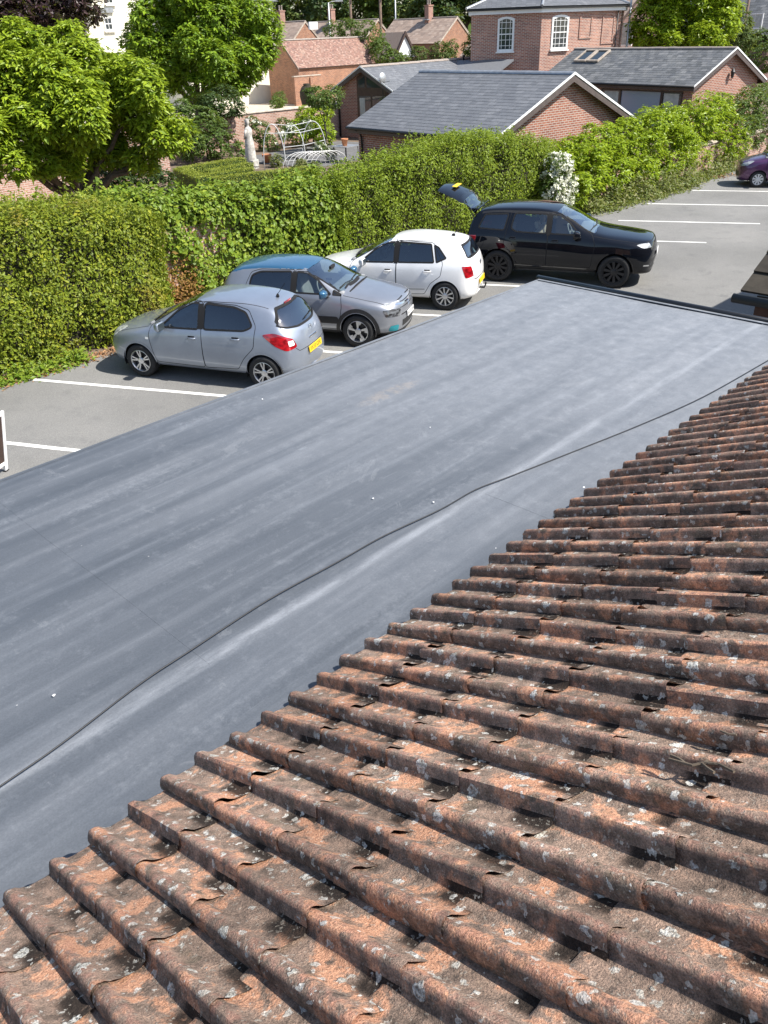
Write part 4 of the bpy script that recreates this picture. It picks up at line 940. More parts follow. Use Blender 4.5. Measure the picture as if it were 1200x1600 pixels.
def hedge(name, label, path, m, leaf=.055, dens=1300, aspect=.6, amp=.12, freq=2.2, core='bark_dark', seed=1, z0=.05, top_dens=1.0, sprigs=0, back=.35, axis=None, spread=.9, rnd=.25):
    "path: list of (x, y_front, y_back, z_top) stations along X"
    rg = np.random.default_rng(seed); path = np.array(path, float); root = empty(name, (path[:, 0].mean(), path[:, 1:3].mean(), 0), 0, label, 'hedge')
    off = np.array(root.location); xs = path[:, 0]; ip = lambda x, k: np.interp(x, xs, path[:, k])
    lump = Lump(seed, freq, amp); L = xs[-1] - xs[0]; Pl = []; Nl = []
    H = path[:, 3].mean(); W = (path[:, 2] - path[:, 1]).mean()
    def put(P, N): Pl.append(P); Nl.append(N)
    def rounding(P, N, x):
        # roll the top edges over
        zt = ip(x, 3); d = np.clip((P[:, 2] - (zt - rnd)) / rnd, 0, 1)
        return P
    n = int(dens * L * H); x = rg.uniform(xs[0], xs[-1], n); t = rg.uniform(0, 1, n); zt = ip(x, 3); z = z0 + (zt - z0) * t
    rd = np.clip((z - (zt - rnd)) / rnd, 0, 1); y = ip(x, 1) + .06 + rnd * .8 * (1 - np.sqrt(1 - rd ** 2 * .98)); P = np.stack([x, y, z], 1)
    N = np.stack([np.zeros(n), -(1 - rd * .8), rd * .9], 1); put(P, N)
    n = int(dens * L * W * top_dens); x = rg.uniform(xs[0], xs[-1], n); y0, y1 = ip(x, 1), ip(x, 2); y = y0 + (y1 - y0) * rg.uniform(.08, 1, n); put(np.stack([x, y, ip(x, 3)], 1), np.tile([0, -.1, 1.0], (n, 1)))
    n = int(dens * L * H * back); x = rg.uniform(xs[0], xs[-1], n); z = z0 + (ip(x, 3) - z0) * rg.uniform(0, 1, n); put(np.stack([x, ip(x, 2), z], 1), np.tile([0, 1.0, .1], (n, 1)))
    for e, sx in ((0, -1), (-1, 1)):
        n = int(dens * W * H); u = rg.uniform(0, 1, n); z = z0 + (path[e, 3] - z0) * rg.uniform(0, 1, n); bul = .35 * np.sin(np.pi * u)
        put(np.stack([path[e, 0] + sx * bul, path[e, 1] + (path[e, 2] - path[e, 1]) * u, z], 1), np.tile([sx * 1.0, -.2, .1], (n, 1)))
    P = np.vstack(Pl); N = unit(np.vstack(Nl)); d = lump(P) + Lump(seed + 5, freq * 3.5, amp * .35)(P)
    P = P + N * (d + rg.uniform(-.30, .05, len(P)))[:, None]; P[:, 2] = np.maximum(P[:, 2], .02)
    leaf_mesh('foliage', P - off, N, leaf, aspect, m, root, spread=spread, seed=seed, axis=None if axis is None else np.tile(axis, (len(P), 1)))
    if sprigs:
        x = rg.uniform(xs[0], xs[-1], sprigs); y = ip(x, 1) + (ip(x, 2) - ip(x, 1)) * rg.uniform(.1, .95, sprigs); h = rg.uniform(.12, .42, sprigs); k = 9
        base = np.stack([x, y, ip(x, 3) - .05], 1); dirs = unit(np.stack([rg.normal(0, .35, sprigs), rg.normal(0, .35, sprigs), np.ones(sprigs)], 1))
        T = rg.uniform(.1, 1, (sprigs, k)); PP = (base[:, None] + dirs[:, None] * (h[:, None] * T)[..., None] + rg.normal(0, .012, (sprigs, k, 3))).reshape(-1, 3)
        leaf_mesh('sprigs', PP - off, np.tile([0, -.2, .6], (len(PP), 1)), leaf * .95, aspect, m, root, spread=1.1, seed=seed + 3, stuff=True)
    # woody core that closes the gaps
    X = np.linspace(xs[0] + .12, xs[-1] - .12, max(6, int(L / .35))); V = []; F = []; inn = .34
    for x_ in X:
        yf, yb, zt_ = ip(x_, 1) + inn, ip(x_, 2) - inn, ip(x_, 3) - inn
        ring = [(yf, .01), (yf, zt_ * .5), (yf, zt_ - .25), (yf + .2, zt_), ((yf + yb) / 2, zt_ + .02), (yb - .2, zt_), (yb, zt_ - .25), (yb, zt_ * .5), (yb, .01)]
        for y_, z_ in ring:
            p = np.array([[x_, y_, z_]]); dd = float(lump(p)[0]) * .8; cy = (yf + yb) / 2; V.append((x_ - off[0], y_ - off[1] + (-1 if y_ < cy else 1) * dd * (z_ > .05), z_ + dd * (z_ > zt_ * .6)))
    k = 9
    for i in range(len(X) - 1):
        for j in range(k - 1): F.append((i * k + j, (i + 1) * k + j, (i + 1) * k + j + 1, i * k + j + 1))
    F.append(tuple(range(k))); F.append(tuple((len(X) - 1) * k + j for j in range(k))[::-1])
    mesh_np('branches', V, F, MT[core], root); return root
hedge('hedge', 'tall bushy hedge with orange-tinged yellow-green leaves beside the silver hatchback', [(-4, 15.2, 17.3, 2.85), (2, 15.1, 17.2, 2.85), (6, 14.95, 17.1, 2.82), (7.6, 14.85, 17.0, 2.68), (8.6, 14.85, 16.9, 2.5), (9.0, 15.1, 16.8, 2.3)], MT['leaf_left'], .064, 1500, .55, .12, 3.4, seed=11, sprigs=520, rnd=.5)
hedge('hedge', 'glossy ivy-covered hedge behind the silver and blue-roofed hatchbacks', [(9.0, 16.75, 18.0, 2.5), (10.5, 16.6, 18.0, 2.3), (12.5, 16.4, 17.8, 2.1), (14.6, 16.2, 17.6, 2.08), (15.4, 16.1, 17.6, 2.12)], MT['leaf_ivy'], .10, 640, .75, .13, 3.0, seed=12, sprigs=60, rnd=.3, spread=.7)
hedge('hedge', 'dense clipped small-leaved hedge behind the white hatchback and the black car', [(15.0, 16.0, 17.6, 2.15), (16.5, 15.8, 17.3, 2.3), (18, 15.6, 17.1, 2.55), (20, 15.3, 16.9, 2.65), (22, 15.1, 16.6, 2.5), (23.2, 15.0, 16.4, 2.25), (23.9, 15.1, 16.2, 1.9)], MT['leaf_privet'], .064, 1250, .55, .12, 3.4, seed=13, sprigs=260, rnd=.45)
# clipped box hedges of the parterre
def strip_hedge(a, b, w, h, seed):
    a = np.array(a[:2]); b = np.array(b[:2]); L = np.linalg.norm(b - a); ang = math.atan2(*(b - a)[::-1]); rg = np.random.default_rng(seed)
    P = []; N = []
    for (nx, fn, nv) in ((int(L * h * 900), lambda u, v: (u * L, -w / 2 + 0 * v, v * h), (0, -1, .1)), (int(L * w * 1500), lambda u, v: (u * L, (v - .5) * w, h + 0 * v), (0, 0, 1)), (int(w * h * 500), lambda u, v: (0 * u, (u - .5) * w, v * h), (-1, 0, .1)), (int(w * h * 500), lambda u, v: (L + 0 * u, (u - .5) * w, v * h), (1, 0, .1))):
        u, v = rg.uniform(0, 1, nx), rg.uniform(0, 1, nx); x, y, z = fn(u, v); P.append(np.stack([x + 0 * u, y + 0 * u, z + 0 * u], 1)); N.append(np.tile(nv, (nx, 1)).astype(float))
    P = np.vstack(P) + rg.normal(0, .014, (sum(map(len, P)), 3)); return P, np.vstack(N), ang, a, L
bx = empty('box_hedge', (24.2, 33.2, 0), 0, 'low clipped box hedges laid out round the stone statue', 'hedge')
def box_run(a, b, w, h, seed):
    P, N, ang, a2, L = strip_hedge(a, b, w, h, seed); c, s = math.cos(ang), math.sin(ang); Rm = np.array([[c, -s, 0], [s, c, 0], [0, 0, 1]])
    q = np.array([a2[0] - 24.2, a2[1] - 33.2, 0]); leaf_mesh('foliage', P @ Rm.T + q, N @ Rm.T, .042, .6, MT['leaf_box'], bx, seed=seed)
    o = MB().box((L / 2, 0, h / 2 - .02), (L - .08, w - .08, h - .06)).build('branches', MT['leaf_dark'], bx); o.location = q; o.rotation_euler = (0, 0, ang)
T_ = .85
c1, c2, c3, c4 = at(280, 262, T_), at(380, 246, T_), at(333, 272, T_), at(450, 255, T_)
box_run(c1, c2, .55, T_, 1); box_run(c1, at(318, 277, T_), .55, T_, 2); box_run(at(322, 262, T_), at(390, 250, T_), .5, T_ - .1, 3); box_run(at(312, 268, T_), at(392, 257, T_), .5, T_ - .12, 4); box_run(at(330, 275, T_ - .1), at(480, 258, T_ - .1), .5, T_ - .15, 5)

def sublobes(lobes, k, seed):
    rg = np.random.default_rng(seed + 900); out = []
    for c, r in lobes:
        d = unit(rg.normal(0, 1, (k, 3)) + np.array([-.15, -.25, .25])); out += [(np.array(c) + q * r * rg.uniform(.55, .85), r * rg.uniform(.30, .48)) for q in d]; out.append((np.array(c), r * .62))
    return out
def blob_foliage(root, lobes, m, leaf, n, aspect=.45, clump=12, csize=.22, seed=1, radial=1.0, spread=.6, squash=1.0, name='crown', upb=.35, mm=None, sub=0):
    if sub: lobes = sublobes(lobes, sub, seed)
    rg = np.random.default_rng(seed); off = np.array(root.location); C = np.array([l[0] for l in lobes]); r = np.array([l[1] for l in lobes])
    pr = r ** 2 / (r ** 2).sum(); k = max(1, n // clump); idx = rg.choice(len(lobes), k * 2, p=pr)
    d = unit(rg.normal(0, 1, (k * 2, 3))); rad = rg.uniform(.72, 1.0, k * 2) ** .6; lump = Lump(seed, 2.2 / r.mean(), .22 * r.mean())
    P = C[idx] + d * (r[idx] * rad)[:, None] * np.array([1, 1, squash]); P = P + d * lump(P)[:, None]
    dist = np.linalg.norm((P[:, None] - C[None]) / np.array([1, 1, squash]), axis=2) / r[None]
    keep = (dist < .66).sum(1) == 0; P, d = P[keep][:k], d[keep][:k]; k = len(P)
    dirs = unit(rg.normal(0, 1, (k, clump, 3)) + d[:, None] * .9 + np.array([0, 0, upb]))
    PP = P[:, None] + dirs * (csize * rg.uniform(.05, .8, (k, clump, 1))); NN = np.repeat(d[:, None] * .55 + np.array([0, 0, .65]), clump, 1)
    PP = PP.reshape(-1, 3); z = PP[:, 2] > .05
    leaf_mesh(name, (PP - off)[z], NN.reshape(-1, 3)[z], leaf, aspect, m, root, axis=dirs.reshape(-1, 3)[z], spread=spread, seed=seed)
def branch_tube(mb, a, b, r0, r1, rg, n=6, wob=.12):
    a, b = np.array(a, float), np.array(b, float); L = np.linalg.norm(b - a); pts = [a + (b - a) * t + rg.normal(0, wob * L * .15, 3) * math.sin(math.pi * t) for t in np.linspace(0, 1, n)]
    mb.tube(pts, list(np.linspace(r0, r1, n)), 8)
def tree(name, label, base, lobes, m, leaf, n, tr=.16, seed=1, cat='tree', group=None, bark='bark', **kw):
    root = empty(name, (base[0], base[1], 0), 0, label, cat, group); rg = np.random.default_rng(seed); off = np.array([base[0], base[1], 0])
    C = np.array([l[0] for l in lobes]); fork = np.array([0, 0, max(.6, (C[:, 2].min()) * .55)])
    mb = MB(); branch_tube(mb, (0, 0, -.05), fork, tr * 1.25, tr, rg)
    mb.build('trunk', MT[bark], root, True); mb = MB()
    for c, r in lobes: branch_tube(mb, fork * .97, np.array(c) - off, tr * .6, tr * .12, rg, 8)
    mb.build('branches', MT[bark], root, True)
    blob_foliage(root, lobes, m, leaf, n, seed=seed, **kw); return root
def L_(px, py, d, rpx): 
    p = at_d(px, py, d); return (p, rpx * d / 1430.0)
lob = [L_(45, 125, 26, 68), L_(140, 118, 27, 58), L_(215, 165, 26, 58), L_(110, 185, 25, 72), L_(252, 215, 26, 44), L_(20, 215, 25, 62), L_(-70, 165, 26, 85), L_(100, 62, 28, 26), L_(180, 140, 28, 50), L_(165, 235, 27, 34), L_(100, 250, 26, 30), L_(60, 250, 25, 32), L_(-60, 230, 25, 60), L_(222, 250, 26, 22), L_(175, 195, 27, 40), L_(30, 85, 27, 40)]
b0 = at_d(110, 250, 27)
tree('magnolia_tree', 'large bright yellow-green broadleaf tree behind the bushy left hedge', b0, lob, MT['leaf_magnolia'], .135, 115000, .2, 21, clump=10, csize=.22, sub=9, upb=.6)
lob = [L_(300, 20, 52, 72), L_(245, 55, 51, 50), L_(365, 45, 52, 62), L_(388, 100, 51, 40), L_(320, 95, 50, 52), L_(238, 90, 52, 36), L_(290, -40, 53, 70), L_(355, 125, 51, 34), L_(275, 110, 52, 34), L_(405, 60, 52, 30)]
tree('magnolia_tree', 'rounded green tree in front of the cream house', at_d(310, 160, 52), lob, MT['leaf_magnolia_b'], .20, 100000, .3, 22, clump=10, csize=.34, sub=9, upb=.6)
lob = [L_(40, -10, 62, 62), L_(105, -15, 62, 58), L_(140, 10, 61, 32), L_(-30, 0, 62, 70), L_(20, 25, 60, 40), L_(75, 30, 60, 36), L_(60, -70, 62, 80), L_(-60, 50, 60, 50)]
tree('copper_beech', 'dark purple copper beech behind the big bright green tree', at_d(60, 120, 62), lob, MT['leaf_copper'], .26, 52000, .3, 23, clump=12, csize=.4, spread=.8, sub=7)
lob = [L_(1065, 20, 64, 60), L_(1020, 35, 63, 42), L_(1110, 30, 63, 40), L_(1065, -40, 64, 62), L_(1035, 62, 62, 34), L_(1100, 65, 62, 36), L_(1120, 5, 64, 34), L_(1005, 55, 63, 24)]
tree('evergreen_tree', 'dense rounded bright green evergreen behind the rear bungalow ridge', at_d(1070, 90, 64), lob, MT['leaf_laurel'], .2, 62000, .25, 24, clump=10, csize=.3, sub=9)
# shrubs and climbers in the garden
def shrub(label, lobes, m, leaf, n, seed, flowers=0, cat='shrub', group=None, name='shrub', **kw):
    b = np.mean([l[0] for l in lobes], axis=0); r = tree(name, label, b, lobes, m, leaf, n, .04, seed, cat, group, 'bark_dark', **kw)
    if flowers:
        rg = np.random.default_rng(seed + 50); off = np.array(r.location); P = []; N = []
        for k in range(flowers):
            c, rad = lobes[rg.integers(len(lobes))]; d = unit(rg.normal(0, 1, (1, 3)) + np.array([[-.5, -.7, .4]]))[0]; q = c + d * rad * rg.uniform(.9, 1.12)
            for j in range(14): P.append(q - off + rg.normal(0, .035, 3)); N.append(d)
        leaf_mesh('blossom', np.array(P), np.array(N), .075, .85, MT['petal'], r, spread=1.0, seed=seed + 9)
    return r
shrub('dark glossy shrub trained on the brick wall left of the statue', [L_(310, 190, 46, 26), L_(335, 215, 45, 28), L_(300, 225, 44, 24), L_(365, 228, 45.5, 18), L_(285, 175, 46, 18)], MT['leaf_mid'], .14, 9000, 31, clump=10, csize=.2)
shrub('climbing rose on the garden wall behind the statue', [L_(405, 205, 47.5, 16), L_(420, 228, 47.5, 16), L_(392, 190, 47.7, 10), L_(445, 198, 48, 14)], MT['leaf_mid'], .10, 5000, 32, 14, clump=10, csize=.16)
shrub('bright green bush against the end of the garden wall by the glazed gable', [L_(485, 190, 49, 24), L_(503, 208, 48.5, 18), L_(465, 205, 48.5, 18), L_(500, 174, 49.5, 16)], MT['leaf_laurel'], .13, 9000, 33, clump=10, csize=.18)
shrub('white rose scrambling over the tall metal arch', [L_(452, 203, 42.5, 9), L_(478, 196, 43.5, 9), L_(500, 232, 42, 9), L_(440, 212, 42, 7), L_(516, 240, 41.5, 7)], MT['leaf_mid'], .09, 3500, 34, 46, clump=8, csize=.2)
shrub('dark shaded shrub under the big bright green tree', [L_(180, 275, 29, 26), L_(225, 265, 29.5, 26), L_(140, 285, 28, 22), L_(255, 285, 29, 18)], MT['leaf_dark'], .11, 7000, 35, clump=10, csize=.18)
shrub('grey-green lavender clump along the garden path', [L_(470, 258, 39, 9), L_(492, 262, 38.5, 9), L_(432, 252, 41, 8)], MT['leaf_weed'], .09, 2600, 36, clump=10, csize=.16)
shrub('blue-green planting in front of the glass lean-to', [L_(490, 150, 46, 14), L_(520, 150, 46, 14), L_(505, 156, 45, 12)], MT['leaf_mid'], .12, 3200, 37, clump=8, csize=.2)
shrub('green shrub by the foot of the orange brick bay', [L_(437, 155, 66, 9), L_(430, 162, 64, 8)], MT['leaf_mid'], .14, 1500, 38, clump=8, csize=.25)
shrub('dark rounded bush beside the pale gravel yard', [L_(350, 160, 48, 22), L_(330, 165, 47, 20), L_(370, 168, 48, 12)], MT['leaf_dark'], .14, 4500, 39, clump=8, csize=.22)
shrub('ivy-clad hedge behind the barn ridge below the telegraph pole', [L_(545, 45, 90, 16), L_(575, 60, 88, 22), L_(595, 80, 86, 18), L_(520, 48, 92, 12), L_(615, 90, 86, 14)], MT['leaf_mid'], .22, 7000, 40, clump=10, csize=.4)
shrub('yellow-green shrubs in front of the white porch gable', [L_(655, 88, 90, 14), L_(690, 84, 90, 15), L_(630, 92, 88, 10), L_(705, 78, 92, 10)], MT['leaf_far'], .2, 5000, 41, clump=10, csize=.35)
shrub('small bush beside the hipped brick house', [L_(737, 78, 66, 12), L_(742, 60, 66, 8)], MT['leaf_mid'], .16, 1800, 42, clump=8, csize=.25)
shrub('straggly shrub right of the rounded evergreen', [L_(1155, 40, 74, 18), L_(1160, 62, 73, 16), L_(1145, 20, 75, 12)], MT['leaf_far'], .18, 4500, 43, clump=9, csize=.3)
shrub('round green bush behind the rear bungalow gable', [L_(1192, 92, 56, 20), L_(1170, 100, 56, 12), L_(1225, 85, 56, 26)], MT['leaf_mid'], .13, 5000, 44, clump=9, csize=.2)
shrub('low green shrubs below the thin telegraph pole', [L_(1185, 62, 80, 12), L_(1165, 68, 80, 10), L_(1205, 60, 80, 12)], MT['leaf_mid'], .2, 2500, 45, clump=9, csize=.3)
# laurels and roses along the low boundary wall
rg = np.random.default_rng(77)
def laurel(x0, x1, label, seed, zt=(2.2, 2.5), m='leaf_laurel', n=11000, leaf=.115):
    lobes = []; r_ = np.random.default_rng(seed)
    for x in np.arange(x0, x1, .62):
        t = (x - x0) / (x1 - x0); top = zt[0] + (zt[1] - zt[0]) * t + r_.uniform(-.15, .18)
        for z in np.arange(.78 + r_.uniform(-.1, .25), top - .3, .62): lobes.append((np.array([x + r_.uniform(-.25, .25), 15.25 + r_.uniform(-.35, .25) - .25 * math.sin(z * 2), z]), r_.uniform(.34, .56)))
        lobes.append((np.array([x, 15.7, top - .45]), r_.uniform(.42, .58)))
    return shrub(label, lobes, MT[m], leaf, n, seed, 0, 'laurel', None, 'laurel_bush', clump=11, csize=.2)
laurel(24.2, 28.4, 'bright yellow-green laurel on the low wall next to the white rose', 51, (1.95, 2.3), n=17000)
laurel(28.4, 32.6, 'bright yellow-green laurel on the middle of the low wall', 52, (2.3, 2.45), n=17000)
laurel(32.6, 36.4, 'bright yellow-green laurel at the far end of the low wall', 53, (2.4, 2.7), n=15000)
laurel(36.2, 43.5, 'dark leaved ivy bank behind the purple car', 54, (2.5, 2.9), 'leaf_mid', 17000, .11)
shrub('white flowering rose bush behind the bonnet end of the black car', [(np.array([23.0, 14.75, 1.55]), .42), (np.array([23.3, 14.7, 1.05]), .42), (np.array([22.7, 14.75, 1.05]), .4), (np.array([23.1, 14.6, .6]), .38)], MT['leaf_mid'], .075, 4200, 55, 130, clump=8, csize=.15, name='rose_bush')
# weeds and dead leaves along the foot of the wall and hedge
def weeds(name, label, pts, n, size, m, seed, h=.35):
    rg = np.random.default_rng(seed); r = []
    for (x0, y0, x1, y1, wd, k) in pts:
        t = rg.uniform(0, 1, int(n * k)); c = rg.normal(0, 1, len(t)); hump = .5 + .5 * np.sin(t * 37 + np.sin(t * 11) * 3)
        r.append(np.stack([x0 + (x1 - x0) * t + rg.normal(0, .1, len(t)), y0 + (y1 - y0) * t + c * wd * .4, np.abs(rg.normal(0, .45, len(t))) * h * (.35 + hump) * np.exp(-c ** 2 * .3) + .015], 1))
    P = np.vstack(r); o = leaf_mesh(name, P, np.tile([0, -.35, .8], (len(P), 1)), size, .5, m, None, spread=1.0, seed=seed, stuff=True); o['label'] = label; o['category'] = 'plants'; return o
weeds('weeds', 'pale straggly weeds along the foot of the low brick wall', [(24.3, 14.5, 28, 14.35, .75, .4), (27.5, 14.3, 31, 14.2, .7, .4), (31, 14.2, 36, 14.5, .5, .2)], 16000, .10, MT['leaf_weed'], 61, .62)
weeds('weeds', 'low green weeds at the foot of the bushy hedge', [(4.2, 14.82, 6.7, 14.78, .35, 1.0)], 2600, .075, MT['leaf_ivy'], 62, .22)
weeds('dead_leaves', 'brown dead leaves drifted along the hedge foot', [(3.5, 14.75, 9.2, 14.75, .3, 1.0), (33, 14.0, 34.5, 14.0, .6, .15), (9, 16.4, 12, 16.5, .3, .3)], 2600, .06, MT['litter'], 63, .012)
weeds('dry_foliage', 'dry orange foliage at the inner corner between the hedges', [(9.1, 16.2, 10.6, 16.55, .3, 1.0)], 2400, .08, MT['leaf_dry'], 64, 1.1)
# trees closing the view behind the houses
far = [(455, -5, 190, 45), (500, 5, 185, 34), (545, -15, 200, 50), (600, 5, 195, 34), (645, 0, 185, 45), (690, 5, 180, 36), (730, -10, 185, 48), (770, -20, 200, 50), (830, -30, 190, 50), (420, -20, 200, 40), (930, -40, 170, 50), (1000, -20, 170, 50), (1150, -20, 160, 45), (1210, -10, 170, 50), (575, -50, 210, 55), (680, -55, 210, 60), (470, -60, 210, 55), (380, -20, 190, 50), (230, -10, 170, 60), (120, 0, 170, 60), (0, 20, 160, 70)]
tone = ['leaf_far', 'leaf_mid', 'leaf_dark']
words = {'leaf_far': 'pale green', 'leaf_mid': 'mid green', 'leaf_dark': 'dark green'}
for i, (px, py, d, rp) in enumerate(far):
    m = tone[(i * 2 + (i // 3)) % 3]; r_ = np.random.default_rng(100 + i)
    lob = [L_(px + r_.uniform(-.7, .7) * rp, py + r_.uniform(-.3, .8) * rp, d + r_.uniform(-4, 4), rp * r_.uniform(.45, .75)) for k in range(6)]
    tree('background_tree', '%s broadleaf tree in the wood behind the brick houses' % words[m], at_d(px, py, d), lob, MT[m], .62, 4200, .3, 100 + i, group='%s trees of the far wood' % words[m], clump=9, csize=1.0, aspect=.7)
tag(MB().box((40, 420, 6), (1100, 6, 14)).build('hills', MT['lawn']), kind='structure')
# ================================================================== cars
def paint(name, c, metal=.75, rough=.32, flake=True):
    n = NT(name); n.set(rough=rough, metal=metal, coat=1.0, coatr=.03)
    if max(c) < .02: n.set(spec=0.0)
    p = n.pos('obj'); f = n.noise(p, 2.2, 5, .6)
    lo = tuple(x * .93 for x in c); hi = tuple(min(1, x * 1.05) for x in c)
    n.col(n.ramp(f, [(.35, lo), (.65, hi)])); return n.m
MT['car_silver'] = paint('paint_silver_blue', (.29, .325, .385), .55, .4)
MT['car_grey'] = paint('paint_steel_grey', (.29, .305, .335), .55, .38)
MT['car_blue'] = paint('paint_blue_roof', (.03, .115, .21), .35, .3)
MT['car_white'] = paint('paint_white', (.80, .80, .79), 0.0, .35)
MT['car_black'] = paint('paint_black', (.005, .006, .009), 0.0, .45)
MT['car_purple'] = paint('paint_purple', (.105, .035, .11), .5, .33)
def auto_glass(name, tint, mixf, add=.10):
    n = NT(name); tr = n.new('BsdfTransparent'); tr.inputs[0].default_value = (*tint, 1)
    gl = n.new('BsdfGlossy'); gl.inputs['Roughness'].default_value = .02; gl.inputs[0].default_value = (.95, .97, 1, 1)
    fr = n.new('Fresnel'); fr.inputs[0].default_value = 1.55
    ms = n.new('MixShader'); n.ln(n.math('ADD', n.math('MULTIPLY', fr.outputs[0], mixf), add), ms.inputs[0]); n.ln(tr.outputs[0], ms.inputs[1]); n.ln(gl.outputs[0], ms.inputs[2]); n.ln(ms.outputs[0], n.out.inputs[0])
    return n.m
MT['auto_glass'] = auto_glass('auto_glass', (.74, .82, .80), 1.0)
MT['auto_screen'] = auto_glass('auto_glass_screen', (.80, .90, .88), 1.0, .30)
MT['auto_rear'] = auto_glass('auto_glass_rear', (.35, .38, .38), 1.0, .20)
MT['auto_glass_dark'] = auto_glass('auto_glass_privacy', (.16, .18, .19), 1.0)
MT['tyre'] = plain('tyre_rubber', (.022, .022, .022), .85, var=.2, scale=20)
MT['alloy'] = plain('alloy', (.62, .63, .64), .3, .85, var=.05)
MT['alloy_dark'] = plain('alloy_black', (.03, .03, .032), .35, .4, var=.1)
MT['hubcap'] = plain('hubcap_silver', (.66, .67, .68), .4, .3, var=.05)
MT['interior'] = plain('interior_charcoal', (.055, .056, .06), .85, var=.2)
MT['interior_tan'] = plain('interior_beige', (.36, .29, .22), .7, var=.15)
MT['interior_grey'] = plain('interior_grey', (.24, .245, .25), .8, var=.15)
MT['trim_black'] = plain('trim_black', (.018, .018, .019), .5, var=.15)
MT['gap'] = plain('panel_gap_black', (.006, .006, .007), .9, var=0)
MT['chrome'] = plain('chrome', (.75, .76, .78), .12, 1.0, var=0)
MT['wheel_well'] = plain('wheel_well', (.01, .01, .01), .95, var=0)
def lamp_mat(name, c, dark):
    n = NT(name); p = n.pos('obj'); v = n.noise(n.mapping(p, (1, 1, 2.5)), 9, 2); n.col(n.ramp(v, [(.38, dark), (.62, c)])); n.set(rough=.12, coat=1.0, coatr=.02, spec=.7); return n.m
MT['lamp_red'] = lamp_mat('lamp_red', (.42, .008, .014), (.16, .003, .006))
MT['lamp_clear'] = lamp_mat('lamp_clear', (.50, .52, .52), (.22, .23, .24))
MT['lamp_smoked'] = lamp_mat('lamp_smoked', (.16, .17, .18), (.02, .02, .022))
MT['lamp_white'] = plain('lamp_white', (.75, .75, .72), .2, var=.05)
MT['plate_yellow'] = plain('plate_yellow', (.78, .50, .02), .4, var=.03)
MT['plate_white'] = plain('plate_white', (.78, .78, .76), .4, var=.03)
MT['teal'] = plain('teal_trim', (.02, .22, .26), .3, var=.05)

def lerp_tab(t, x): return float(np.interp(x, [a for a, b in t], [b for a, b in t]))
def cage(p):
    L, W, zu = p['L'], p['W'], p['zu']; S = []
    top = p['top']      # centreline silhouette (x,z), monotone in x
    belt = p['belt']    # (x,z)
    side = p.get('side', [(0, 1), (L, 1)])
    def st(x, y, xb=None, xe=None, xt=None, we=None, ze=None, zt=None, zb=None, wb=None, zm=None, zu_=None, zs=None):
        xb = x if xb is None else xb; xe = x if xe is None else xe; xt = x if xt is None else xt
        zt = lerp_tab(top, xt) if zt is None else zt; zb = lerp_tab(belt, xb) if zb is None else zb
        wb = y * .955 if wb is None else wb; we = y * .8 if we is None else we
        ze = zt - .04 if ze is None else ze; zm = p['zm'] if zm is None else zm; zz = zu if zu_ is None else zu_; zs = zz + .10 if zs is None else zs
        return [(x, 0, zz), (x, y - .16, zz), (x, y * .965, zs), (x, y, zm), (x * .3 + xb * .7, wb + .018, zb - .10), (xb, wb - .012, zb), (xe, we, ze), (xe * .75 + xt * .25, we * .84, ze + (zt - ze) * .55), (xe * .35 + xt * .65, we * .5, ze + (zt - ze) * .86), (xt, 0, zt)]
    for s in p['st']: S.append(st(**s))
    return S
def subdivide(p, level):
    S = cage(p); n0 = [(x, 0, z) for x, z in p['nose']]; n1 = [(x, 0, z) for x, z in p['tail']]
    cols = [n0] + S + [n1]; nr = len(S[0]); V = []; key = {}; F = []
    def vid(q):
        k = (round(q[0], 5), round(q[1], 5), round(q[2], 5))
        if k not in key: key[k] = len(V); V.append(q)
        return key[k]
    for sgn in (1, -1):
        G = [[vid((q[0], q[1] * sgn if abs(q[1]) > 1e-6 else 0.0, q[2])) for q in c] for c in cols]
        for i in range(len(cols) - 1):
            for j in range(nr - 1):
                f = (G[i][j], G[i + 1][j], G[i + 1][j + 1], G[i][j + 1])
                if sgn > 0: f = f[::-1]
                g = []; [g.append(k) for k in f if k not in g]
                if len(g) >= 3: F.append(tuple(g))
    me = bpy.data.meshes.new('cage'); me.from_pydata(V, [], F); me.update()
    o = bpy.data.objects.new('cage', me); COL.objects.link(o)
    md = o.modifiers.new('s', 'SUBSURF'); md.levels = level; md.render_levels = level
    dg = bpy.context.evaluated_depsgraph_get(); ev = o.evaluated_get(dg); m2 = ev.to_mesh()
    n = len(m2.vertices); VV = np.empty(n * 3, np.float32); m2.vertices.foreach_get('co', VV); VV = VV.reshape(-1, 3).astype(float)
    FF = np.array([tuple(pl.vertices) for pl in m2.polygons]); NN = np.empty(n * 3, np.float32); m2.vertices.foreach_get('normal', NN); NN = NN.reshape(-1, 3).astype(float)
    ev.to_mesh_clear(); bpy.data.objects.remove(o)
    return VV, FF, NN
def rounded(poly, r, k=5):
    out = []; n = len(poly); P = [np.array(q, float) for q in poly]
    for i in range(n):
        a, b, c = P[i - 1], P[i], P[(i + 1) % n]; u = a - b; v = c - b; lu, lv = np.linalg.norm(u), np.linalg.norm(v)
        rr = min(r, lu * .45, lv * .45); p0 = b + u / lu * rr; p1 = b + v / lv * rr
        for t in np.linspace(0, 1, k): out.append((1 - t) ** 2 * p0 + 2 * t * (1 - t) * b + t * t * p1)
    return np.array(out)
def inside(P, poly):
    x, y = P[:, 0], P[:, 1]; r = np.zeros(len(P), bool); n = len(poly)
    for i in range(n):
        x0, y0 = poly[i - 1]; x1, y1 = poly[i]
        c = ((y0 > y) != (y1 > y)) & (x < (x1 - x0) * (y - y0) / (y1 - y0 + 1e-12) + x0); r ^= c
    return r
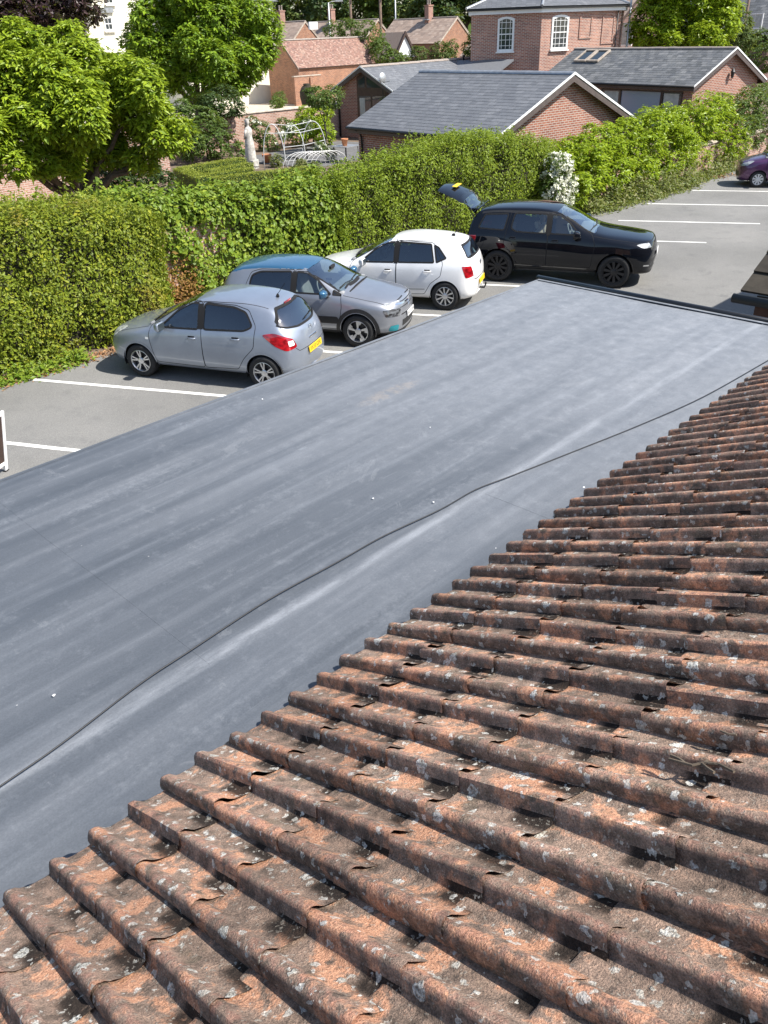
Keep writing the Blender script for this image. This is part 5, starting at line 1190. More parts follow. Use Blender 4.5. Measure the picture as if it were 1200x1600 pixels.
def nearest(P, poly):
    best = np.full(len(P), 1e9); Q = P.copy(); n = len(poly)
    for i in range(n):
        a = poly[i - 1]; d = poly[i] - a; t = np.clip(((P - a) @ d) / (d @ d + 1e-12), 0, 1)[:, None]; q = a + t * d; e = np.linalg.norm(P - q, axis=1); m = e < best; best[m] = e[m]; Q[m] = q[m]
    return best, Q
class Shell:
    "half of a car body cut into panels along outlines seen from a given side"
    def __init__(s, p, level=4):
        s.p = p; V, F, N = subdivide(p, level); s.bvh = BVHTree.FromPolygons([tuple(v) for v in V], [tuple(map(int, f)) for f in F])
        c = V[F].mean(1); F = F[c[:, 1] > 0]; used = np.unique(F); mp = np.full(len(V), -1); mp[used] = np.arange(len(used))
        s.V, s.N, s.F = V[used].copy(), N[used], mp[F]; s.lock = np.zeros(len(used), bool); s.lab = np.full(len(F), '', dtype=object); s.cell = .012 if level >= 4 else .022
    @staticmethod
    def axes(az): a = math.radians(az); return np.array([math.sin(a), math.cos(a), 0]), np.array([-math.cos(a), math.sin(a), 0])
    def cast(s, az, u, v):
        if az == 'top': o = np.array([u, v, 9.0]); D = np.array([0, 0, 1.0])
        else: U, D = s.axes(az); o = U * u + D * 12 + np.array([0, 0, v])
        h = s.bvh.ray_cast(Vector(o), Vector(-D))
        if h[0] is None: return None
        return np.array(h[0]), np.array(h[1])
    def uv3(s, az, P3): U, D = s.axes(az); P3 = np.atleast_2d(P3); return np.stack([P3 @ U, P3[:, 2]], 1)
    def cut(s, name, az, poly, r=.03, snap=True, cond=None, k=5):
        poly = rounded(poly, r, k) if r > 0 else np.array(poly, float); U, D = s.axes(az); fac = s.N @ D
        if snap:
            uv = s.uv3(az, s.V); d, Q = nearest(uv, poly); m = (d < s.cell) & (~s.lock) & (fac > .05) & (s.V[:, 1] > 1e-4)
            for i in np.where(m)[0]:
                h = s.cast(az, *Q[i])
                if h is not None and np.linalg.norm(h[0] - s.V[i]) < .06: s.V[i] = h[0]; s.lock[i] = True
        c = s.V[s.F].mean(1); fn = s.N[s.F].mean(1) @ D; m = inside(s.uv3(az, c), poly) & (fn > .05) & (s.lab == '')
        if cond is not None: m &= cond(c)
        s.lab[m] = name; return poly
    def strip(s, az, line, w, off, closed, dens=.03):
        P = [np.array(q, float) for q in line]; Q = []
        for i in range(len(P) if closed else len(P) - 1):
            a, b = P[i], P[(i + 1) % len(P)]; n = max(1, int(np.linalg.norm(b - a) / dens))
            for t in range(n): Q.append(a + (b - a) * t / n)
        if not closed: Q.append(P[-1])
        n = len(Q); V = []; F = []; good = []
        for i in range(n):
            t = (Q[(i + 1) % n] - Q[i - 1]) if closed else (Q[min(i + 1, n - 1)] - Q[max(i - 1, 0)]); t = t / (np.linalg.norm(t) + 1e-9); nn = np.array([-t[1], t[0]])
            hc = s.cast(az, *Q[i]); ok = hc is not None
            for sg in (1, -1):
                if not ok: V.append(np.zeros(3)); continue
                h = s.cast(az, *(Q[i] + nn * w / 2 * sg)); q = hc[0] + hc[1] * off
                if h is not None and np.linalg.norm(h[0] - hc[0]) < w * 1.1 + .01: q = h[0] + h[1] * off
                V.append(q)
            good.append(ok)
        for i in range(n if closed else n - 1):
            j = (i + 1) % n
            if good[i] and good[j] and np.linalg.norm(V[2 * i] - V[2 * j]) < .15: F.append((2 * i, 2 * i + 1, 2 * j + 1, 2 * j))
        return V, F
    def ribbon(s, az, line, w, name, m, parent, off=.002, closed=False, sides=(1, -1)):
        "thin strip laid on the body; az 0/180 lines are given on one half and continued symmetrically"
        out = []
        if az in (0, 180) and closed:
            q = [p for p in line if (p[0] > 0.002 if az == 0 else p[0] < -.002)]; full = list(q) + [np.array([-p[0], p[1]]) for p in q[::-1]]
            # rotate so that the half runs bottom centre -> top centre
            ks = [k for k in range(len(line)) if (line[k][0] > .002 if az == 0 else line[k][0] < -.002)]
            st_ = next((k for k in ks if (k - 1) % len(line) not in ks), ks[0]); q = []
            k = st_
            while k % len(line) in ks and len(q) < len(ks): q.append(np.array(line[k % len(line)])); k += 1
            line = q + [np.array([-p[0], p[1]]) for p in q[::-1]]; sides = (1,)
        elif az in (0, 180) and abs(line[0][0]) < .03:
            q = [np.array(p, float) for p in line[1:]]; line = [np.array([-p[0], p[1]]) for p in q[::-1]] + q; sides = (1,)
        V, F = s.strip(az, line, w, off, closed)
        if not F: return out
        V = np.array(V)
        for sg in sides:
            mb = MB(); mb.add(V * np.array([1, sg, 1]), [f if sg > 0 else f[::-1] for f in F]); o = mb.build(name, m, parent, True); out.append(o)
        return out
    def geom(s, name, off=0.0, move=None):
        F = s.F[s.lab == name]; 
        if len(F) == 0: return None
        u = np.unique(F); mp = np.full(len(s.V), -1); mp[u] = np.arange(len(u)); V = s.V[u] + s.N[u] * off; return V, mp[F], s.N[u]
    def build(s, name, parts, m, parent, sides='both', off=0.0, obj_name=None, xf=None):
        "sides: both -> one mesh with its mirror image; +1 / -1 -> one side"
        Vs, Fs, Ns = [], [], []; b = 0
        for part in (parts if isinstance(parts, (list, tuple)) else [parts]):
            g = s.geom(part, off)
            if g is None: continue
            V, F, N = g
            for sg in ((1, -1) if sides == 'both' else (sides,)):
                Vs.append(V * np.array([1, sg, 1])); Ns.append(N * np.array([1, sg, 1])); Fs.append((F if sg > 0 else F[:, ::-1]) + b); b += len(V)
        if not Vs: return None
        V, F, N = np.vstack(Vs), np.vstack(Fs), np.vstack(Ns)
        if xf is not None: V = V @ xf[0].T + xf[1]; N = N @ xf[0].T
        o = mesh_np(name, V, F, m, parent, True); o.data.normals_split_custom_set_from_vertices([tuple(x) for x in N]); return o
def wheel(parent, x, y, r, w, style, rim_m, back_m, sgn, steer=0.0):
    wh = MB(); tw = w / 2; rr = r * .66
    wh.lathe([(rr, -tw * .86), (r * .80, -tw), (r * .93, -tw * .94), (r * .985, -tw * .7), (r, -tw * .35), (r, tw * .35), (r * .985, tw * .7), (r * .93, tw * .94), (r * .80, tw), (rr, tw * .86), (rr, -tw * .86)], (0, 0, 0), 40, 'y')
    t = wh.build('wheel', MT['tyre'], parent, True); t.location = (x, y, r); t.rotation_euler = (0, 0, steer)
    lip = MB().lathe([(rr * 1.0, tw * .80), (rr * 1.01, tw * .93), (rr * .97, tw * .95), (rr * .93, tw * .80), (rr * .92, tw * .2)], (0, 0, 0), 36, 'y')
    bk = MB().lathe([(rr * .98, tw * .12), (rr * .5, tw * .16), (0, tw * .16)], (0, 0, 0), 30, 'y')
    y1 = tw * .86; n, kind = style; sp = lip
    def bar(th, r0, r1, w0, w1, yy0, yy1, tk=.018, sk=0.0):
        c0, s0 = math.cos(th), math.sin(th); e = np.array([c0, 0, s0]); q = np.array([-s0, 0, c0]); Y = np.array([0, 1, 0.0])
        A = [e * r0 + q * (-w0), e * r0 + q * w0, e * r1 + q * (w1 + sk), e * r1 + q * (-w1 + sk)]; yy = [yy0, yy0, yy1, yy1]
        T = [a + Y * b for a, b in zip(A, yy)]; B = [a + Y * (b - tk) for a, b in zip(A, yy)]
        sp.add(T + B, [(0, 1, 2, 3)[::-1], (0, 1, 5, 4), (1, 2, 6, 5), (2, 3, 7, 6), (3, 0, 4, 7)])
    for i in range(n):
        th = 2 * math.pi * i / n + .2
        if kind == 'twin':
            for d in (-.17, .17): bar(th + d * .55, .045, rr * .95, .010, .013, y1 - .012, y1 - .002, sk=d * .09)
        elif kind == 'plain': bar(th, .04, rr * .96, .013, .017, y1 - .012, y1 - .002)
        elif kind == 'petal': bar(th, .05, rr * .95, .012, .034, y1 - .012, y1 - .002, sk=.028); bar(th + .42, rr * .62, rr * .95, .006, .030, y1 - .006, y1 - .004)
        elif kind == 'wide': bar(th, .045, rr * .97, .018, .034, y1 - .01, y1)
    sp.lathe([(.062, y1 - .03), (.062, y1 - .006), (.05, y1), (0, y1 + .002)], (0, 0, 0), 20, 'y')
    for M_, m, nm in ((sp, rim_m, 'rim'), (bk, back_m, 'brake_backing')):
        o = M_.build(nm, m, t, nm == 'brake_backing')
        if sgn < 0: o.rotation_euler = (0, 0, math.pi)
    return t
def seat(parent, x, y, z, m, back=.62, wd=.48):
    b = MB(); b.box((x, y, z), (.5, wd, .16)); m3 = np.array(Matrix.Rotation(R(16), 3, 'Y')); b.box(np.array([x + .27, y, z + .33]), (.14, wd, back), mat3=m3); b.box(np.array([x + .37, y, z + .76]), (.1, .26, .17), mat3=m3)
    return b.build('seat', m, parent, True, bevel=.035)
def plate(parent, c, rz, tilt, w, h, m, text=None):
    o = MB().box((0, 0, 0), (.012, w, h)).build('number_plate', m, parent, bevel=.003); o.location = c; o.rotation_euler = (0, tilt, rz)
    if text:
        cu = bpy.data.curves.new('plate_text', 'FONT'); cu.body = text; cu.size = h * .92; cu.align_x = 'CENTER'; cu.align_y = 'CENTER'; cu.extrude = .0005; cu.space_character = 1.02
        t = bpy.data.objects.new('plate_text', cu); COL.objects.link(t); dg = bpy.context.evaluated_depsgraph_get(); me = bpy.data.meshes.new_from_object(t.evaluated_get(dg)); bpy.data.objects.remove(t)
        to = link_mesh('lettering', me, MT['gap'], o); to.rotation_euler = (math.pi / 2, 0, math.pi / 2); to.location = (.0075, 0, 0)
    return o
def mirror_part(parent, x, y, z, m, sgn, s=1.0):
    b = bmesh.new(); bmesh.ops.create_cube(b, size=2)
    for v in b.verts:
        if v.co.x < 0: v.co.y *= .62; v.co.z *= .62
        v.co.x *= .062 * s; v.co.y = v.co.y * .125 * s; v.co.z = v.co.z * .088 * s
    bmesh.ops.bevel(b, geom=list(b.edges), offset=.045 * s, segments=4, affect='EDGES', profile=.5, clamp_overlap=True)
    me = bpy.data.meshes.new('mirror'); b.to_mesh(me); b.free(); o = link_mesh('mirror', me, m, parent, True); o.location = (x, sgn * (y + .12 * s), z)
    MB().box((.056 * s, 0, 0), (.014, .19 * s, .125 * s)).build('mirror_glass', MT['glass_dark'], o, bevel=.004)
    MB().tube([(-.01, -sgn * .05, -.05 * s), (-.03, -sgn * .16 * s, -.07 * s)], .028 * s, 8).build('mirror_stalk', MT['trim_black'], o)
    return o
def wiper(sh, parent, az, pts, name='wiper'):
    P = []
    for u, v in pts:
        h = sh.cast(az, u, v)
        if h: P.append(h[0] + h[1] * .018)
    if len(P) > 1: return MB().tube(P, .009, 6).build(name, MT['gap'], parent)

def build_car(name, label, p, loc, heading, group='cars parked in the bays'):
    root = empty(name, (loc[0], loc[1], .008), heading + math.pi, label, 'car', group); sh = Shell(p, p.get('level', 4)); L, W = p['L'], p['W']
    pm = MT[p['paint']]; rootc = root
    piv = empty('tmp', (0, 0, 0)); bpy.data.objects.remove(piv)
    # ---- cut panels
    sides_glass = []; gl = []
    for nm, az, poly, r, glass in p['glass']:
        q = sh.cut(nm, az, poly, r); sides_glass.append((nm, az, q, glass))
    for nm, az, pts3, r, mk, kw in p.get('lamps', []):
        poly = sh.uv3(az, np.array(pts3)); sh.cut(nm, az, poly, r, **kw)
    if 'tailgate' in p: sh.cut('tailgate', 180, p['tailgate'], .06, cond=lambda c: c[:, 0] > p['xtg'])
    if 'roofcut' in p: sh.cut('roofpanel', 90, p['roofcut'], .0); 
    for nm, az, poly, r, mk in p.get('trims', []): sh.cut(nm, az, poly, r)
    for nm, poly in p['doors']:
        q = sh.cut(nm, 90, poly, .05); gl.append(q)
    for ax, r in ((p['fo'], p['arch']), (p['fo'] + p['wb'], p['arch'])):
        th = np.linspace(0, 2 * math.pi, 40, endpoint=False); sh.cut('arch', 90, np.stack([ax + r * np.cos(th), p['wr'] + .012 + r * np.sin(th)], 1), 0)
    sh.lab[(sh.lab == '')] = 'body'
    # roof in its own colour: everything above a line on the centre part
    if 'roof_line' in p:
        c = sh.V[sh.F].mean(1); m = (sh.lab == 'body') & (c[:, 2] > np.interp(c[:, 0], [a for a, b in p['roof_line']], [b for a, b in p['roof_line']])) & (c[:, 0] > p['roof_line'][0][0]) & (c[:, 0] < p['roof_line'][-1][0]); sh.lab[m] = 'roofpanel'
    body = sh.build('body', 'body', pm, root)
    rp = sh.build('roof', 'roofpanel', MT[p.get('roof_paint', p['paint'])], root)
    # ---- doors, glass, lamps
    for sg in (1, -1):
        dm = {}
        for nm, poly in p['doors']: dm[nm] = sh.build('door', nm, pm, root, sg)
        for nm, az, q, glass in sides_glass:
            if nm.startswith('c_'): continue
            dn = {'w_front': 'd_front', 'w_rear': 'd_rear', 'w_quarter': 'd_rear' if p.get('quarter_on_door') else None}.get(nm)
            g = sh.build('window', nm, MT[glass], dm.get(dn, root) if dn else root, sg, -.004)
        for nm, az, pts3, r, mk, kw in p.get('lamps', []):
            sh.build('headlight' if 'head' in nm else ('tail_light' if 'tail' in nm else ('indicator' if 'ind' in nm else nm.split('_')[-1] + '_lamp')), nm, MT[mk], root, sg, .004)
        for nm, az, poly, r, mk in p.get('trims', []):
            if not nm.startswith('c_'): sh.build(nm, nm, MT[mk], root, sg, .004)
        for (hx, hz, nm) in p['handles']:
            h = sh.cast(90, hx, hz)
            if h:
                hd = MB(); y = h[0][1] + .012; hd.tube([(hx - .085, y - .014, hz), (hx - .07, y + .008, hz), (hx + .07, y + .012, hz + .004), (hx + .085, y - .014, hz + .004)], [.010, .014, .014, .010], 8)
                o = hd.build('handle', MT[p.get('handle_m', p['paint'])], dm[nm], True); cupm = MB().box((hx, h[0][1] - .004, hz + .012), (.13, .012, .05)).build('handle_recess', MT['gap'], dm[nm], bevel=.004)
                if sg < 0:
                    for q_ in (o, cupm):
                        for v in q_.data.vertices: v.co.y *= -1
                        q_.data.flip_normals()
        mx, my, mz = p['mirror']; mirror_part(root, mx, my, mz, MT[p.get('mirror_m', p['paint'])], sg, p.get('mirror_s', 1.0))
    for nm, az, q, glass in sides_glass:
        if nm.startswith('c_') and nm != 'c_tail': sh.build({'c_screen': 'windscreen', 'c_rear': 'rear_window'}[nm], nm, MT[glass], root, 'both', -.004, xf=p.get('tg_xf') if nm == 'c_rear' else None)
        if not (nm == 'c_rear' and 'tg_xf' in p):
            sh.ribbon(az, q, .030 if nm.startswith('c_') else .030, 'seal', MT[p.get('seal_m', 'gap')], root, .0026, True)
    for nm, az, poly, r, mk in p.get('trims', []):
        if nm.startswith('c_'): sh.build(nm[2:], nm, MT[mk], root, 'both', .004)
    if 'tailgate' in p: sh.build('tailgate', 'tailgate', pm, root, 'both', 0, xf=p.get('tg_xf'))
    if 'b_pillar' in p: sh.ribbon(90, p['b_pillar'], .085, 'pillar_trim', MT['gap'], root, .0034)
    for az, line, w, mk, nm in p.get('ribbons', []): sh.ribbon(az, line, w, nm, MT[mk], root, .0022)
    for q in gl: sh.ribbon(90, q, .010, 'panel_gap', MT['gap'], root, .0016, True)
    for az, line in p.get('gaps', []): sh.ribbon(az, line, .010, 'panel_gap', MT['gap'], root, .0016)
    # ---- wheel arches: lip, liner, wheels
    for ax in (p['fo'], p['fo'] + p['wb']):
        th = np.linspace(math.radians(-12), math.radians(192), 40); ln = np.stack([ax + p['arch'] * np.cos(th), p['wr'] + .012 + p['arch'] * np.sin(th)], 1)
        sh.ribbon(90, ln, p.get('lip', .03), 'wheel_arch', MT[p.get('arch_m', p['paint'])], root, .006)
        th = np.linspace(math.radians(-6), math.radians(186), 40)
        if 'clad' in p: sh.ribbon(90, np.stack([ax + (p['arch'] + .035) * np.cos(th), p['wr'] + .012 + (p['arch'] + .035) * np.sin(th)], 1), .075, 'arch_cladding', MT['trim_black'], root, .008)
        for sg in (1, -1):
            wl = MB(); pts = [(ax + (p['arch'] + .004) * math.cos(t), p['wr'] + .012 + (p['arch'] + .004) * math.sin(t)) for t in np.linspace(-.3, math.pi + .3, 18)]
            V = [(a, sg * y, b) for y in (W - .035, W - .42) for a, b in pts]; k = len(pts)
            wl.add(V, [(i, i + 1, k + i + 1, k + i) for i in range(k - 1)] + [tuple(range(k, 2 * k))]); wl.build('wheel_well', MT['wheel_well'], root)
            wheel(root, ax, sg * (W - .02 - p['tw'] / 2), p['wr'], p['tw'], p['rim'], MT[p['rim_m']], MT[p.get('rim_back', 'alloy_dark')], sg, p.get('steer', 0) if ax == p['fo'] else 0)
    # ---- inside
    it = MT['interior']; x0 = p['xdash']; MB().box((x0 + .95, 0, .33), (2.3, W * 1.6, .1)).build('floor', it, root)
    MB().box((x0, 0, p['zdash'] - .14), (.42, W * 1.62, .26)).build('dashboard', MT['interior_grey'], root, True, bevel=.05)
    sm_ = MT[p.get('seat_m', 'interior')]
    for y in (-.36, .36): seat(root, x0 + .78, y, .50, sm_)
    bs = MB(); bs.box((x0 + 1.62, 0, .52), (.5, W * 1.45, .16)); bs.box((x0 + 1.92, 0, .82), (.14, W * 1.45, .55)); bs.build('rear_seat', sm_, root, True, bevel=.04)
    for y in (-.4, .4): MB().box((x0 + 1.97, y, 1.16), (.09, .24, .15)).build('headrest', sm_, root, True, bevel=.03)
    sw = MB(); a = np.array([x0 + .36, .36, p['zdash'] - .06]); e1 = np.array([0, 1, 0]); e2 = np.array([.42, 0, .9]); pts = [a + .185 * (math.cos(t) * e1 + math.sin(t) * e2) for t in np.linspace(0, 2 * math.pi, 20, endpoint=False)]
    sw.tube(pts, .015, 6, closed=True); sw.tube([a + .17 * e1, a, a - .17 * e1], .018, 6); sw.tube([a, a - .17 * e2], .018, 6); sw.tube([a, a + np.array([-.2, 0, -.08])], .04, 8); sw.build('steering_wheel', MT['interior_grey'], root, True)
    # shift the origin to the middle of the wheelbase on the ground
    cx = p['fo'] + p['wb'] / 2
    for c in root.children: c.location.x -= cx
    return root, sh, cx
def place(p, hub, which, side, heading):
    "ground point under the middle of the wheelbase, from the seen outer hub of one wheel; side +1 = right (local +y)"
    f = np.array([math.cos(heading), math.sin(heading)]); rgt = np.array([f[1], -f[0]]); h = np.array(hub[:2]) - rgt * side * (p['W'] - .03)
    return h - f * (p['wb'] / 2) * (1 if which == 'front' else -1)
def hatch(L, W, fo, wb, nose, tail, top, belt, roof_w, xa, xs, xr, zu=.19, zm=.56):
    "common station layout of a five-door hatchback; xa cowl, xs windscreen top, xr roof end (all on the centre line)"
    T = lambda x: lerp_tab(top, x)
    rw = roof_w
    st = [dict(x=.07, y=W * .58, we=W * .46, xb=.075, xe=.12, xt=nose[9][0] + .03),
          dict(x=.20, y=W * .86, we=W * .66, xb=.215, xe=.24, xt=nose[9][0] + .12),
          dict(x=.47, y=W * .965, we=W * .76, xt=.42, ze=T(.45) - .055),
          dict(x=fo, y=W * .995, we=W * .79, ze=T(fo) - .06),
          dict(x=xa + .10, y=W, we=W * .80, xt=xa, xe=xa + .12, ze=T(xa) - .03, wb=W * .93),
          dict(x=(xa + xs) / 2 + .10, y=W, xe=(xa + xs) / 2 + .13, xt=(xa + xs) / 2, we=rw + .085, ze=T((xa + xs) / 2) - .045, wb=W * .94),
          dict(x=xs + .06, y=W, xe=xs + .12, xt=xs, we=rw + .008, ze=T(xs) - .045, wb=W * .945),
          dict(x=xs + .55, y=W, we=rw, ze=T(xs + .55) - .052, wb=W * .945),
          dict(x=(xs + xr) / 2 + .25, y=W, we=rw - .005, ze=T((xs + xr) / 2 + .25) - .055, wb=W * .94),
          dict(x=xr - .38, y=W * .995, we=rw - .02, ze=T(xr - .38) - .055, wb=W * .93),
          dict(x=xr - .06, y=W * .98, xb=xr - .03, xe=xr - .06, xt=xr, we=rw - .045, ze=T(xr) - .04, wb=W * .89),
          ]
    return st
# ---------------------------------------------------------------- silver five-door hatchback
top = [(0, .70), (.17, .78), (.5, .885), (1.02, 1.0), (1.42, 1.235), (1.82, 1.425), (2.3, 1.488), (2.9, 1.475), (3.3, 1.43), (3.56, 1.372), (3.86, 1.0), (3.95, .82), (4.0, .7)]
belt = [(0, .62), (.25, .70), (.5, .79), (1.0, .905), (1.5, .935), (2.5, .975), (3.3, 1.03), (3.6, 1.03), (3.8, .96), (4, .72)]
nose = [(.16, .20), (.10, .20), (.03, .27), (.0, .46), (.015, .56), (.04, .63), (.07, .69), (.10, .72), (.135, .755), (.17, .775)]
tail = [(3.80, .24), (3.86, .24), (3.95, .32), (4.0, .52), (3.99, .66), (3.965, .76), (3.94, .86), (3.91, .92), (3.885, .97), (3.865, 1.005)]
W = .857
st = hatch(4.0, W, .84, 2.511, nose, tail, top, belt, .585, 1.02, 1.82, 3.56)
st += [dict(x=3.66, y=W * .955, xb=3.66, xe=3.66, xt=3.74, we=.60, ze=1.13, zt=1.17, zb=1.03, wb=W * .83),
       dict(x=3.84, y=W * .86, xb=3.80, xe=3.80, xt=3.855, we=.50, ze=.985, zt=1.02, zb=.90, wb=W * .77, zm=.55, zu_=.22),
       dict(x=3.95, y=W * .60, xb=3.94, xe=3.90, xt=3.862, we=.30, ze=.93, zt=1.01, zb=.78, wb=W * .55, zm=.54, zu_=.24)]
CORSA = dict(L=4.0, W=W, zu=.19, zm=.56, fo=.84, wb=2.511, wr=.305, tw=.195, arch=.345, top=top, belt=belt, nose=nose, tail=tail, st=st, paint='car_silver', handle_m='car_silver',
    glass=[('w_front', 90, [(1.34, .965), (2.13, .985), (2.11, 1.385), (1.95, 1.38), (1.70, 1.26)], .05, 'auto_glass'), ('w_rear', 90, [(2.23, .99), (3.02, 1.02), (3.18, 1.09), (3.03, 1.30), (2.80, 1.365), (2.22, 1.39)], .06, 'auto_glass_dark'),
           ('w_quarter', 90, [(1.20, .972), (1.32, .984), (1.32, 1.035)], .01, 'auto_glass'),
           ('c_screen', 0, [(-.3, 1.045), (.3, 1.04), (.62, .995), (.56, 1.33), (.50, 1.40), (.25, 1.425), (-.3, 1.43)], .03, 'auto_screen'), ('c_rear', 180, [(.3, 1.02), (-.30, 1.025), (-.56, 1.06), (-.66, 1.11), (-.50, 1.29), (-.42, 1.335), (.3, 1.35)], .04, 'auto_rear')],
    lamps=[('head', 45, [(.10, .60, .62), (.06, .50, .72), (.26, .60, .84), (.42, .72, .85), (.28, .74, .70)], .05, 'lamp_clear', {}),
           ('reverse', 140, [(3.78, .66, .86), (3.86, .58, .86), (3.88, .58, .78), (3.80, .66, .77)], .02, 'lamp_white', {}),
           ('tail', 135, [(3.40, .83, .98), (3.62, .78, 1.01), (3.86, .58, .88), (3.93, .56, .74), (3.78, .72, .70), (3.60, .80, .80)], .05, 'lamp_red', {}),
           ('ind', 90, [(1.03, .85, .735), (1.03, .85, .775), (1.10, .85, .775), (1.10, .85, .735)], .01, 'lamp_white', {})],
    doors=[('d_front', [(1.20, .33), (2.19, .31), (2.19, .95), (2.17, 1.41), (1.93, 1.405), (1.66, 1.275), (1.14, .97), (1.10, .80)]), ('d_rear', [(2.20, .31), (2.86, .34), (3.00, .55), (3.20, .75), (3.24, 1.10), (3.08, 1.335), (2.82, 1.395), (2.18, 1.41)])],
    handles=[(1.99, .83, 'd_front'), (2.86, .875, 'd_rear')], mirror=(1.42, .80, 1.02), b_pillar=[(2.18, .99), (2.16, 1.38)],
    gaps=[('top', [(.30, .66), (.75, .70), (1.08, .715)]), (180, [(.5, .66), (-.5, .66)]), (180, [(-.50, .66), (-.565, .72)]), (180, [(-.64, 1.08), (-.60, 1.0)]), ('top', [(1.95, .545), (2.6, .55), (3.40, .50)])],
    ribbons=[(180, [(-.44, .565), (-.62, .575), (-.73, .59)], .045, 'car_silver', 'bumper_strip'), (0, [(.0, .40), (.48, .41)], .16, 'trim_black', 'grille')],
    rim=(5, 'twin'), rim_m='alloy', xdash=1.28, zdash=1.02, steer=R(0))
# ---------------------------------------------------------------- white hatchback
top = [(0, .72), (.15, .80), (.5, .90), (1.08, 1.0), (1.47, 1.225), (1.86, 1.415), (2.35, 1.485), (2.9, 1.475), (3.35, 1.43), (3.64, 1.375), (3.86, 1.02), (3.93, .85), (3.97, .7)]
belt = [(0, .64), (.25, .73), (.5, .80), (1.0, .905), (1.5, .925), (2.5, .95), (3.3, .975), (3.6, .97), (3.8, .93), (4, .72)]
nose = [(.15, .20), (.09, .20), (.03, .27), (.0, .46), (.01, .56), (.02, .64), (.05, .71), (.08, .74), (.12, .78), (.15, .80)]
tail = [(3.78, .24), (3.84, .24), (3.92, .32), (3.97, .50), (3.965, .62), (3.94, .74), (3.92, .86), (3.90, .94), (3.88, .99), (3.86, 1.03)]
W = .841
st = hatch(3.97, W, .83, 2.47, nose, tail, top, belt, .59, 1.08, 1.86, 3.64)
st += [dict(x=3.68, y=W * .955, xb=3.70, xe=3.70, xt=3.755, we=.60, ze=1.15, zt=1.19, zb=.99, wb=W * .86),
       dict(x=3.82, y=W * .88, xb=3.82, xe=3.82, xt=3.85, we=.54, ze=.99, zt=1.04, zb=.88, wb=W * .81, zm=.55, zu_=.22),
       dict(x=3.925, y=W * .60, xb=3.92, xe=3.885, xt=3.86, we=.32, ze=.94, zt=1.03, zb=.77, wb=W * .56, zm=.54, zu_=.24)]
POLO = dict(L=3.97, W=W, zu=.19, zm=.55, fo=.83, wb=2.47, wr=.308, tw=.2, arch=.345, top=top, belt=belt, nose=nose, tail=tail, st=st, paint='car_white',
    glass=[('w_front', 90, [(1.36, .965), (2.14, .985), (2.14, 1.375), (1.95, 1.36), (1.68, 1.22)], .04, 'auto_glass'), ('w_rear', 90, [(2.23, .99), (3.04, 1.01), (2.95, 1.36), (2.24, 1.385)], .03, 'auto_glass_dark'), ('w_quarter', 90, [(3.10, 1.015), (3.30, 1.10), (3.12, 1.30), (3.02, 1.345)], .02, 'auto_glass_dark'),
           ('c_screen', 0, [(-.3, 1.04), (.3, 1.035), (.64, .99), (.57, 1.32), (.50, 1.39), (.25, 1.415), (-.3, 1.42)], .03, 'auto_screen'), ('c_rear', 180, [(.3, 1.075), (-.45, 1.085), (-.57, 1.10), (-.50, 1.28), (-.44, 1.325), (.3, 1.34)], .04, 'auto_rear')],
    lamps=[('head', 45, [(.10, .62, .64), (.07, .50, .74), (.24, .60, .81), (.38, .72, .80), (.24, .74, .68)], .03, 'lamp_clear', {}),
           ('tail', 140, [(3.70, .78, .95), (3.87, .60, .93), (3.91, .57, .72), (3.76, .76, .70)], .04, 'lamp_red', {})],
    doors=[('d_front', [(1.20, .33), (2.19, .31), (2.19, .95), (2.19, 1.415), (1.92, 1.40), (1.62, 1.255), (1.16, .955), (1.10, .80)]), ('d_rear', [(2.20, .31), (2.84, .34), (2.98, .58), (3.20, .74), (3.24, 1.0), (3.0, 1.39), (2.2, 1.415)])],
    handles=[(2.0, .81, 'd_front'), (2.9, .83, 'd_rear')], mirror=(1.45, .79, 1.00), b_pillar=[(2.185, .965), (2.185, 1.39)], quarter_on_door=False,
    gaps=[('top', [(.30, .64), (.75, .68), (1.12, .70)]), (180, [(.5, .63), (-.52, .64)]), (180, [(-.52, .64), (-.56, .74)]), ('top', [(1.98, .55), (2.6, .555), (3.45, .51)])],
    ribbons=[(90, [(1.15, .42), (2.2, .425), (2.85, .45)], .012, 'trim_black', 'sill_line')],
    rim=(10, 'plain'), rim_m='alloy', xdash=1.32, zdash=1.02)
# ---------------------------------------------------------------- grey hatchback with blue roof
top = [(0, .76), (.14, .86), (.5, .955), (1.12, 1.04), (1.46, 1.245), (1.80, 1.41), (2.3, 1.474), (2.9, 1.465), (3.3, 1.425), (3.62, 1.36), (3.86, 1.02), (3.94, .85), (4.0, .7)]
belt = [(0, .66), (.2, .76), (.5, .84), (1.0, .93), (1.5, .955), (2.5, .975), (3.2, 1.0), (3.6, 1.02), (3.8, .95), (4, .72)]
nose = [(.14, .22), (.09, .22), (.03, .29), (.0, .46), (.0, .57), (.01, .66), (.03, .75), (.06, .79), (.10, .83), (.14, .855)]
tail = [(3.80, .26), (3.86, .26), (3.95, .34), (4.0, .52), (3.99, .64), (3.965, .76), (3.94, .86), (3.91, .93), (3.885, .98), (3.86, 1.03)]
W = .874
st = hatch(4.0, W, .86, 2.54, nose, tail, top, belt, .60, 1.12, 1.80, 3.62)
st += [dict(x=3.68, y=W * .955, xb=3.70, xe=3.70, xt=3.75, we=.60, ze=1.14, zt=1.18, zb=1.0, wb=W * .85),
       dict(x=3.84, y=W * .87, xb=3.82, xe=3.82, xt=3.855, we=.52, ze=.99, zt=1.03, zb=.89, wb=W * .79, zm=.55, zu_=.24),
       dict(x=3.95, y=W * .60, xb=3.94, xe=3.90, xt=3.862, we=.30, ze=.94, zt=1.02, zb=.78, wb=W * .55, zm=.54, zu_=.26)]
